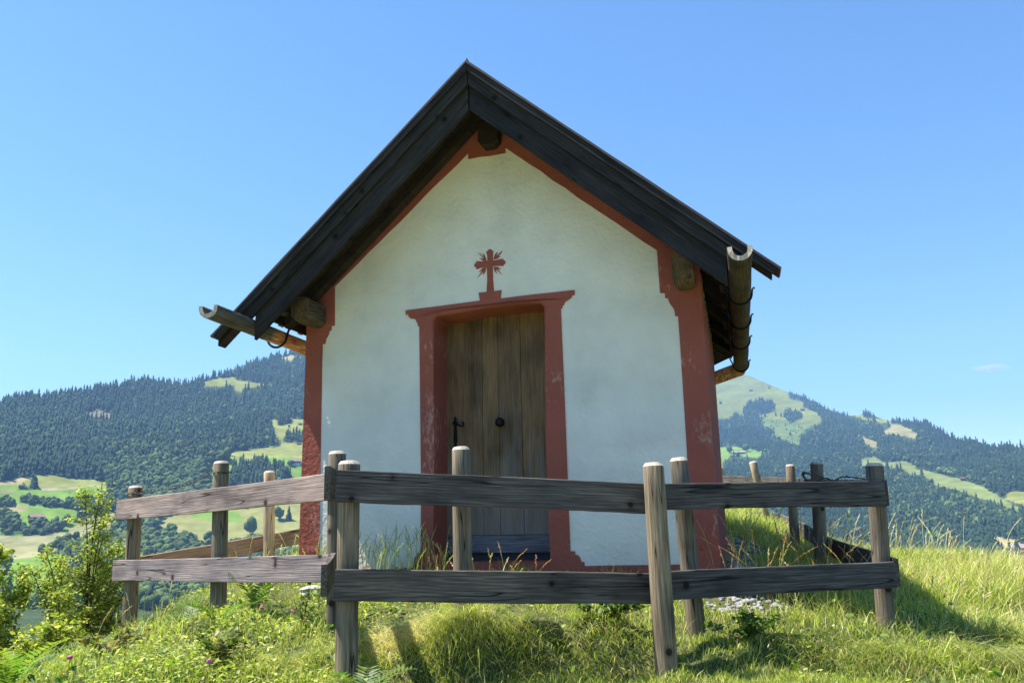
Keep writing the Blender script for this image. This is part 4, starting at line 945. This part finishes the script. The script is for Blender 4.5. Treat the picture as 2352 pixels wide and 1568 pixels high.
# ground beyond the skyline falls away
for k,dz in ((150,-30),(600,-200),(1500,-500)):
    rl=r[:1]*0+r[-len(fine)-0:][-1:]; rl=dist(phis[None,:],RD[None,:])+k
    HX=np.r_[HX,rl*np.sin(PH)]; HY=np.r_[HY,rl*np.cos(PH)]; HZ=np.r_[HZ,(RD*(rl-k))+dz]
def inpoly(px,py,poly):
    ins=np.zeros(px.shape,bool); n=len(poly)
    for i in range(n):
        x1,y1=poly[i]; x2,y2=poly[(i+1)%n]
        if y1==y2: continue
        c=((y1>py)!=(y2>py))&(px<(x2-x1)*(py-y1)/(y2-y1)+x1); ins^=c
    return ins
MG=(.135,.225,.035); MO=(.20,.22,.06); MD=(.28,.235,.115); MP=(.235,.215,.095)
MEAD=[ # (polygon, colour) later ones paint over earlier ones
(chain(c5,[(-900,372),(-300,352),(0,345),(100,325),(200,303),(330,308),(500,325),(655,345),(650,400),(560,440),(480,520),(440,640),(400,760),(420,900),(300,1000),(150,1050),(-900,1050)]),MG),
(chain(n2_,[(-900,220),(0,215),(420,142),(620,150),(1120,205),(1240,215),(1235,270),(1180,285),(1020,262),(720,290),(450,285),(420,270),(0,265)]),MO),
(chain(n2_,[(-900,225),(0,215),(330,160),(200,262),(0,262),(-900,270)]),(.31,.26,.13)),
(chain(n2_,[(450,288),(720,292),(1020,264),(1180,270),(1180,280),(1000,276),(800,305),(460,312)]),(.34,.26,.2)),
(chain(n2_,[(0,300),(200,330),(60,350),(0,352)]),MP),
(chain(n2_,[(170,455),(330,500),(280,545),(130,560),(0,590),(-900,590),(-900,520),(0,515)]),MP),
(chain(n2_,[(-900,830),(0,825),(330,845),(700,800),(860,700),(900,600),(1330,560),(1330,760),(1150,780),(900,850),(700,1000),(440,1075),(200,1110),(0,1150),(-900,1200)]),(.24,.235,.11)),
(chain(idn,[(367,1185),(477,1169),(574,1163),(720,1150),(900,1150),(900,1260),(700,1262),(620,1262),(574,1231),(504,1246),(460,1244),(449,1228),(413,1228),(391,1217),(358,1207)]),(.215,.22,.075)),
(chain(idn,[(440,1180),(477,1175),(540,1172),(560,1195),(500,1200),(440,1190)]),MG),
(chain(idn,[(619,965),(660,958),(720,962),(900,965),(900,1160),(700,1150),(667,1160),(600,1160),(527,1135),(514,1127),(490,1105),(467,1073),(508,1061),(540,1038),(600,1028),(644,1026),(632,988)]),MO),
(chain(idn,[(467,1073),(508,1061),(600,1050),(900,1052),(900,1130),(700,1120),(600,1140),(527,1135),(514,1127),(490,1105)]),MG),
(chain(idn,[(467,877),(533,864),(546,873),(628,883),(628,889),(559,889),(555,902),(540,899),(540,886),(470,888)]),MO),
(chain(idn,[(635,823),(670,813),(701,820),(670,830)]),MP),
(chain(c4,[(560,640),(700,620),(800,630),(800,670),(700,672),(640,652)]),(.17,.15,.11)),
# right mountain
(chain(n3,[(-900,150),(-250,90),(0,30),(370,20),(640,170),(930,300),(950,430),(1180,480),(1190,550),(1380,650),(1460,760),(1250,860),(1110,1000),(1110,1110),(1000,1090),(900,1040),(760,1030),(720,900),(580,850),(560,720),(450,690),(280,700),(160,620),(70,710),(-240,720),(-900,800)]),(.155,.175,.042)),
(chain(n3,[(560,720),(880,720),(1000,790),(1250,780),(1440,780),(1250,860),(1110,1000),(1110,1110),(1000,1090),(900,1040),(760,1030),(720,900),(580,850)]),(.115,.155,.045)),
(chain(c8,[(1200,595),(1330,650),(1320,695),(1225,640)]),MP),(chain(c8,[(1360,580),(1440,510),(1520,540),(1610,580),(1600,620),(1500,600)]),MP),
(chain(c8,[(1090,440),(1220,435),(1240,472),(1400,490),(1430,515),(1380,510),(1210,480)]),MO),
(chain(c8,[(1200,770),(1300,745),(1390,790),(1530,780),(1620,830),(1900,900),(2050,950),(2352,1110),(2600,1230),(2600,1330),(2352,1145),(2150,1062),(1900,990),(1700,930),(1640,870),(1560,870),(1500,820),(1390,815),(1210,805)]),(.17,.205,.065)),
(chain(c8,[(2250,980),(2600,1010),(2600,1130),(2352,1080),(2230,1040)]),MO),
(chain(c8,[(100,660),(190,668),(390,680),(540,712),(480,752),(420,740),(300,740),(250,790),(250,830),(100,860)]),(.14,.22,.035)),
(chain(c8,[(2110,1295),(2300,1325),(2352,1350),(2600,1400),(2600,1450),(2260,1400),(2150,1335)]),MD)]
HOLE=[ # clumps of wood standing in the meadows
chain(n2_,[(0,400),(100,410),(160,450),(120,500),(60,500),(0,515)]),
chain(n2_,[(230,410),(320,400),(500,440),(700,440),(900,420),(1050,390),(1100,430),(1150,480),(1070,600),(960,560),(860,535),(500,495),(240,455)]),
chain(n2_,[(0,610),(60,560),(150,570),(200,680),(320,740),(420,700),(560,700),(680,680),(700,780),(560,830),(300,830),(0,820)]),
chain(n2_,[(620,900),(880,860),(880,1030),(620,1060)]),
chain(n2_,[(180,300),(380,265),(440,290),(300,320)]),
chain(n2_,[(0,1130),(130,1100),(130,1230),(0,1290)]),
chain(n3,[(260,690),(280,590),(345,500),(500,440),(700,480),(740,530),(760,600),(620,650)]),
chain(n3,[(880,700),(890,600),(940,560),(1010,620),(1140,640),(1150,730),(980,800)]),
chain(idn,[(533,1083),(560,1068),(600,1068),(640,1078),(667,1096),(640,1122),(527,1124)]),
chain(idn,[(636,962),(665,958),(672,972),(640,978)]),
chain(idn,[(650,1005),(690,1003),(695,1015),(650,1015)])]
px_,py_=proj_np(HX,HY,HZ)
front=HY>50
colr=np.zeros(HX.shape+(3,)); colr[:]=(.05,.075,.03)
mead=np.zeros(HX.shape,bool)
jx=px_+vnoise(HX,HY,1/35.,31)*9; jy=py_+vnoise(HX,HY,1/35.,32)*5
for poly,c in MEAD:
    k=inpoly(jx,jy,poly)&front; colr[k]=c; mead|=k
for poly in HOLE:
    k=inpoly(px_,py_,poly)&front; colr[k]=(.05,.08,.03)
colr*= (1+.35*vnoise(HX,HY,1/90.,33)+.2*vnoise(HX,HY,1/25.,34))[...,None]
m,nt,b=mat('hill_meadow_and_wood_floor'); a=N(nt,'ShaderNodeAttribute'); a.attribute_name='Col'
n=N(nt,'ShaderNodeTexNoise'); n.inputs['Scale'].default_value=.05; n.inputs['Detail'].default_value=8; nt.links.new(mapping(nt,(1,1,1)),n.inputs['Vector'])
nt.links.new(mix(nt,a.outputs['Color'],ramp(nt,n.outputs[0],[(.3,(.75,.78,.7)),(.7,(1.25,1.2,1.2))]).outputs[0],1.0,'MULTIPLY'),b.inputs['Base Color']); b.inputs['Roughness'].default_value=1; b.inputs['Specular IOR Level'].default_value=.05
nr,na=HX.shape; idx=np.arange(nr*na).reshape(nr,na)
q=np.stack([idx[:-1,:-1],idx[:-1,1:],idx[1:,1:],idx[1:,:-1]],-1).reshape(-1,4)
tag(np_mesh('hills',np.stack([HX,HY,HZ],-1).reshape(-1,3),[q],m,smooth=True,col=colr.reshape(-1,3)),kind='structure')
def hillz(phi,te_):
    """height incl. roughness at azimuth, elevation"""
    r_=dist(phi,te_); X=r_*np.sin(phi); Y=r_*np.cos(phi)
    ro=(vnoise(X,Y,1/170.,21)*26+vnoise(X,Y,1/60.,22)*9)*np.clip((r_-500)/1500,0,1)*np.clip((ridge(phi)-te_)/.02,0,1)
    return X,Y,te_*r_+ro*.5,r_
def on_hill(px,py):
    p_,t_=az_el(px,py); X,Y,Z,r_=hillz(np.array([p_]),np.array([t_])); return float(X[0]),float(Y[0]),float(Z[0]),float(r_[0])
# tree shapes (unit height)
def conifer(seed,tiers=4,sg=6):
    r_=random.Random(seed); V=[];F_=[]
    for t in range(tiers):
        z0=.08+.88*t/tiers*.95; z1=min(1.0,z0+.42*(1-t*.12)); rad=.19*(1-t/tiers)**.85+.02; b0=len(V)
        for k in range(sg):
            a=2*math.pi*(k+.5*(t%2))/sg+r_.uniform(-.25,.25); rr_=rad*r_.uniform(.7,1.2); V.append((rr_*math.cos(a),rr_*math.sin(a),z0+r_.uniform(-.04,.04)))
        V.append((r_.uniform(-.01,.01),r_.uniform(-.01,.01),z1)); 
        for k in range(sg): F_.append((b0+k,b0+(k+1)%sg,b0+sg))
    return np.array(V),np.array(F_)
def broad(seed):
    r_=random.Random(seed); Vs=[];Fs=[];o=0
    for k in range(5):
        bm=bmesh.new(); bmesh.ops.create_icosphere(bm,subdivisions=1,radius=1)
        V=np.array([v.co[:] for v in bm.verts]); F_=np.array([[v.index for v in f.verts] for f in bm.faces]); bm.free()
        V*=np.random.default_rng(seed*9+k).uniform(.75,1.25,(len(V),1)); s=r_.uniform(.2,.3) if k else .33
        c=np.array([r_.uniform(-.2,.2),r_.uniform(-.2,.2),r_.uniform(.35,.75)]) if k else np.array([0,0,.5])
        V=V*np.array([s,s,s*1.1])+c; V[:,2]=np.maximum(V[:,2],.02); Vs.append(V); Fs.append(F_+o); o+=len(V)
    return np.concatenate(Vs),np.concatenate(Fs)
CON=[conifer(k,3,5) for k in range(8)]; BRO=[broad(k) for k in range(5)]
def build_trees(name,X,Y,Z,H,kinds,cols,label):
    Vs=[];Fs=[];Cs=[];o=0
    for k in range(13):
        sel=np.where(kinds==k)[0]
        if not len(sel): continue
        V,F_=(CON+BRO)[k]; n=len(sel); a=rng.uniform(0,6.28,n); ca,sa=np.cos(a),np.sin(a); w_=rng.uniform(.8,1.2,n)*H[sel]
        vx=(V[None,:,0]*ca[:,None]-V[None,:,1]*sa[:,None])*w_[:,None]+X[sel][:,None]
        vy=(V[None,:,0]*sa[:,None]+V[None,:,1]*ca[:,None])*w_[:,None]+Y[sel][:,None]
        vz=V[None,:,2]*H[sel][:,None]+Z[sel][:,None]
        Vs.append(np.stack([vx,vy,vz],-1).reshape(-1,3)); Fs.append((F_[None]+(np.arange(n)*len(V))[:,None,None]+o).reshape(-1,3)); o+=n*len(V)
        Cs.append(np.repeat(cols[sel],len(V),0))
    return tag(np_mesh(name,np.concatenate(Vs),[np.concatenate(Fs)],M_tree,col=np.concatenate(Cs)),label,'forest',kind='stuff')
# sample the slopes: candidates by real area
NT=400000
cp_=rng.uniform(-.62,.62,NT); ct=rng.uniform(-.16,.26,NT); rg=ridge(cp_)
k=ct<rg-.0005; cp_=cp_[k];ct=ct[k]
X,Y,Z,r_=hillz(cp_,ct)
pxx,pyy=proj_np(X,Y,Z)
vis=(pxx>-40)&(pxx<2400)&~((pxx>760)&(pxx<1600))&(pyy<1400)
dens=np.clip((r_/3000.)**1.25,.05,1)*.62
inm=np.zeros(len(X),bool); jx=pxx+vnoise(X,Y,1/35.,31)*9; jy=pyy+vnoise(X,Y,1/35.,32)*5
for poly,c in MEAD: inm|=inpoly(jx,jy,poly)
hol=np.zeros(len(X),bool)
for poly in HOLE: hol|=inpoly(pxx,pyy,poly)
shrubz=inpoly(pxx,pyy,chain(n3,[(560,720),(880,720),(1000,790),(1250,780),(1440,780),(1250,860),(1110,1000),(1110,1110),(1000,1090),(900,1040),(760,1030),(720,900),(580,850)]))
kp=vis&((~inm)|hol|(shrubz&(rng.random(len(X))<.12)))&(rng.random(len(X))<dens)
X,Y,Z,r_,pxx,pyy,hol,shrubz=[q_[kp] for q_ in (X,Y,Z,r_,pxx,pyy,hol,shrubz)]
n=len(X); print('trees',n)
# share of broad-leaved trees rises towards the valley on the left and in patches
pb=.05+.75*sm(990,1110,pyy)*(pxx<1000)*sm(180,330,pxx)+.45*sm(950,1000,pyy)*sm(-.05,.2,vnoise(X,Y,1/160.,41))+.25*(vnoise(X,Y,1/220.,42)>.2)
pb=np.where(hol&(pyy>1130)&(pxx<400),.95,pb); pb=np.where(hol&(pxx>500),.08,pb); pb=np.where((pxx>1600)&~shrubz,pb*.45+.03,pb); pb=np.where(shrubz,1,pb)
isb=rng.random(n)<pb
kinds=np.where(isb,8+rng.integers(0,5,n),rng.integers(0,8,n))
H=np.where(isb,rng.uniform(11,19,n),rng.uniform(12,28,n)); H=np.where(shrubz,rng.uniform(3,8,n),H); H=np.where(hol&(pxx<330)&(pyy>1120),rng.uniform(6,12,n),H)
keep=np.ones(n,bool)
for fr in (.45,.95):      # leave the meadow edges open: no tall trees crowding a pasture from below
    tx,ty=proj_np(X,Y,Z+H*fr); im_=np.zeros(n,bool)
    for poly,c in MEAD: im_|=inpoly(tx,ty,poly)
    for poly in HOLE: im_&=~inpoly(tx,ty,poly)
    keep&=~(im_&~hol&~shrubz&(rng.random(n)<.8))
H=np.where(keep,H,H*.25)
tone=1+.5*vnoise(X,Y,1/120.,43)
cc=np.where(isb[:,None],np.array([[.066,.098,.03]]),np.array([[.024,.046,.022]]))*(rng.uniform(.86,1.14,(n,1))*tone[:,None])
lt=rng.random(n)<.25; cc[isb&lt]*=1.5
left=pxx<1100
build_trees('forest',X[left],Y[left],Z[left]-1,H[left],kinds[left],cc[left],'dark mixed forest covering the left mountainside')
build_trees('forest',X[~left],Y[~left],Z[~left]-1,H[~left],kinds[~left],cc[~left],'dark conifer forest covering the right mountainside')
# single trees one can tell apart
tm={}
def far_tree(px,py,hpx,kind,label,group=None):
    x,y,z,r_=on_hill(px,py); Hh=hpx/1943*math.hypot(x,y)
    key=(kind,random.randrange(3))
    if key not in tm:
        V,F_=conifer(100+key[1],6,9) if kind=='c' else broad(200+key[1])
        c=(.032,.058,.025) if kind=='c' else (.07,.105,.03)
        ob=np_mesh('conifer_tree' if kind=='c' else 'leafy_tree',V,[F_],M_tree,col=np.repeat(np.array([c]),len(V),0))
        tm[key]=ob.data; 
    else: ob=link(bpy.data.objects.new('conifer_tree' if kind=='c' else 'leafy_tree',tm[key]))
    ob.location=(x,y,z-.5); ob.scale=(Hh*random.uniform(.9,1.2),Hh*random.uniform(.9,1.2),Hh); ob.rotation_euler=(0,0,random.uniform(0,6))
    return tag(ob,label,'tree',group)
G='single trees in the valley meadows'
for px,py,h,k,l in [(521,1061,34,'b','round leafy tree at the forest edge above the second left fence post'),
(578,1224,46,'b','big round leafy tree in the meadow just left of the pale fence post'),
(642,1189,32,'b','leafy tree seen just right of the pale fence post'),(663,1190,36,'c','dark tree beside the chapel corner below the top rail'),
(455,1196,0,'b',None),(386,1238,34,'c','single conifer at the lower meadow edge between the two left posts'),
(500,1250,26,'c','dark conifer just left of the second left post, above the low rail'),
(94,1277,23,'b','left one of two round trees on the pale valley meadow'),(113,1273,24,'b','right one of two round trees on the pale valley meadow'),
(154,1204,24,'b','tall tree at the right end of the valley tree row'),(142,1217,24,'b','round tree below the tall one at the end of the valley tree row'),
(97,1193,12,'b','small tree beside the brown roofed valley barn'),(70,1204,16,'b','dark tree before the brown roofed valley barn'),
(24,1163,14,'b','small round tree at the corner of two meadows at the far left'),
(666,1068,18,'b','tree just below the white farmhouse'),(643,1075,24,'b','tree left of the white farmhouse'),
(608,1066,20,'c','pointed conifer standing out above the copse'),
(664,985,9,'b','tiny lone tree high on the left upper meadow'),
(1767,893,10,'c','dark conifer on the shoulder of the bare peak'),(1752,888,5,'c','tiny conifer left of the dark one on the bare peak'),
(1794,955,13,'c','oval conifer in the middle of the right alpine meadow'),(1757,956,13,'c','conifer below the left clump of the alpine meadow'),
(1782,953,11,'c','short conifer between the two clumps of the alpine meadow'),(1804,977,9,'c','conifer at the foot of the right clump of the alpine meadow'),
(1816,1003,8,'b','lone dark bush on the light green clearing'),(1963,959,8,'c','lone conifer in the saddle of the right ridge'),
(1655,928,9,'b','dark bush on the bare slope beside the chapel edge'),
(1676,1042,24,'b','leafy tree at the left end of the long barn'),(1713,1040,22,'b','leafy tree at the right end of the long barn'),
(1695,1050,14,'b','round tree before the long barn'),
(2096,1102,14,'c','conifer on the upper edge of the right sloping meadow'),(2140,1108,12,'b','round tree on the right sloping meadow'),
(2010,1088,16,'c','conifer beside the small right clearing'),(1998,1080,14,'b','round tree beside the small right clearing')]:
    if l: far_tree(px,py,h,k,l,G)
# far houses
M_wallw=simple('far_white_wall',(.7,.68,.64),.9,0,.3,.1); M_wallb=simple('far_timber_wall',(.10,.06,.04),.9,0,.5,.2); M_roofb=simple('far_brown_roof',(.20,.12,.11),.8,0,.4,.2); M_roofg=simple('far_pink_grey_roof',(.27,.20,.19),.8,0,.4,.15); M_glass=simple('far_window',(.02,.025,.03),.2)
def house(name,px,py,wpx,depth,hh,label,wall,roofm,rz=0,cat='house',windows=0,upper=None,lift=0):
    x,y,z,r_=on_hill(px,py); W_=wpx/1943*r_; base=empty(name,(x,y,z-.5+lift),math.atan2(-x,y)+rz,label,cat,'far farm buildings and huts')
    W2=W_/2; D=depth/2; eh=hh*.6; 
    bm=bmesh.new(); add_prism(bm,[(-D*.9,-4),(D*.9,-4),(D*.9,eh),(0,hh*.97),(-D*.9,eh)],-W2*.92,W2*.92)
    ob=bm_obj('wall',bm,wall,base); ob.rotation_euler=(0,0,R(90))
    if upper:
        bm=bmesh.new(); add_box(bm,-W2*.93,W2*.93,-D*.93,-D*.6,eh*.5,eh*.98); bm_obj('timber_storey',bm,upper,base)
    bm=bmesh.new(); t=.5
    add_prism(bm,[(-D*1.25,eh-.25*hh*.33),(0,hh),(D*1.25,eh-.25*hh*.33),(D*1.25,eh-.25*hh*.33+t),(0,hh+t*1.2),(-D*1.25,eh-.25*hh*.33+t)],-W2*1.08,W2*1.08)
    ob=bm_obj('roof',bm,roofm,base); ob.rotation_euler=(0,0,R(90))
    for k in range(windows):
        bm=bmesh.new(); xx=-W2*.75+k*(W2*1.5)/(windows-1); add_box(bm,xx-.6,xx+.6,-D*.93-.12,-D*.9,.8,2.2); bm_obj('window',bm,M_glass,base)
    return base
house('farmhouse',677,1063,27,11,9,'white farmhouse with brown timber upper storey on the green slope left of the chapel',M_wallw,M_roofb,0,'house',6,M_wallb)
house('barn',83,1195,26,12,8,'timber barn with reddish brown roof in the valley meadow at the far left',M_wallb,M_roofb,R(15),'barn')
house('hut',690,976,9,5,4.5,'tiny dark hut on the uppermost left meadow at the chapel edge',M_wallb,M_wallb,0,'hut')
house('hut',687,1019,10,5,4,'tiny dark shed below the bush row left of the chapel',M_wallb,M_wallb,0,'hut')
house('barn',1697,1043,29,12,9,'long barn with pinkish roof on the bright green spur right of the chapel',M_wallb,M_roofg,0,'barn')
house('alpine_hut',1725,898,8,8,9,'dark hut high on the bare peak slope',M_wallb,M_wallb,0,'hut')
house('alpine_hut',1844,943,9,9,10,'dark brown hut at the right end of the alpine meadow',M_wallb,M_wallb,R(20),'hut')
house('hut',2072,1101,9,8,8,'reddish hut by the small clearing above the right fence corner',M_wallb,M_roofb,0,'hut')
house('hut',2212,1103,9,8,8,'dark hut on the upper edge of the long sloping meadow at the right',M_wallb,M_wallb,0,'hut')
house('farmhouse',2336,1263,34,14,11,'pinkish farmhouse half hidden at the right edge beyond the grass bank',M_roofg,M_roofg,0,'house')

# ------------------------------------------------------------------ air
bm=bmesh.new(); bmesh.ops.create_cube(bm,size=1)
for v in bm.verts: v.co=Vector((v.co.x*15000,v.co.y*15000,(v.co.z+.5)*2000-900))
m=bpy.data.materials.new('haze'); m.use_nodes=True; nt=m.node_tree; nt.nodes.remove(nt.nodes['Principled BSDF'])
pv=N(nt,'ShaderNodeVolumePrincipled'); pv.inputs['Color'].default_value=(.31,.58,1,1); pv.inputs['Density'].default_value=HAZE; pv.inputs['Anisotropy'].default_value=.1
nt.links.new(pv.outputs[0],nt.nodes['Material Output'].inputs['Volume'])
hz=bm_obj('haze',bm,m); tag(hz,'bluish summer haze over the valley','haze',kind='stuff')
bm=bmesh.new(); bmesh.ops.create_icosphere(bm,subdivisions=3,radius=1)
for v in bm.verts: v.co=Vector((v.co.x*260,v.co.y*160,v.co.z*55+18*math.sin(v.co.x*4)))
m=bpy.data.materials.new('cloud_vapour'); m.use_nodes=True; nt=m.node_tree; nt.nodes.remove(nt.nodes['Principled BSDF'])
pv=N(nt,'ShaderNodeVolumePrincipled'); pv.inputs['Color'].default_value=(1,1,1,1)
n=N(nt,'ShaderNodeTexNoise'); n.inputs['Scale'].default_value=.012; n.inputs['Detail'].default_value=5
gr=N(nt,'ShaderNodeTexGradient',gradient_type='SPHERICAL'); nt.links.new(mapping(nt,(1/260,1/160,1/62)),gr.inputs[0]); nt.links.new(mapping(nt,(1,1,2.5)),n.inputs['Vector'])
mu=N(nt,'ShaderNodeMath',operation='MULTIPLY'); nt.links.new(gr.outputs['Fac'],mu.inputs[0]); nt.links.new(n.outputs[0],mu.inputs[1])
m2=N(nt,'ShaderNodeMath',operation='MULTIPLY'); nt.links.new(mu.outputs[0],m2.inputs[0]); m2.inputs[1].default_value=.02; nt.links.new(m2.outputs[0],pv.inputs['Density'])
nt.links.new(pv.outputs[0],nt.nodes['Material Output'].inputs['Volume'])
cl_=bm_obj('cloud',bm,m); p_,t_=az_el(2275,845); cl_.location=(13000*math.sin(p_),13000*math.cos(p_),13000*t_); cl_.rotation_euler=(0,.05,-p_); tag(cl_,'tiny thin white cloud low in the blue sky at the right edge','cloud')
S.cycles.volume_bounces=0; S.cycles.max_bounces=6; S.cycles.diffuse_bounces=3; S.cycles.transmission_bounces=4; S.cycles.transparent_max_bounces=8
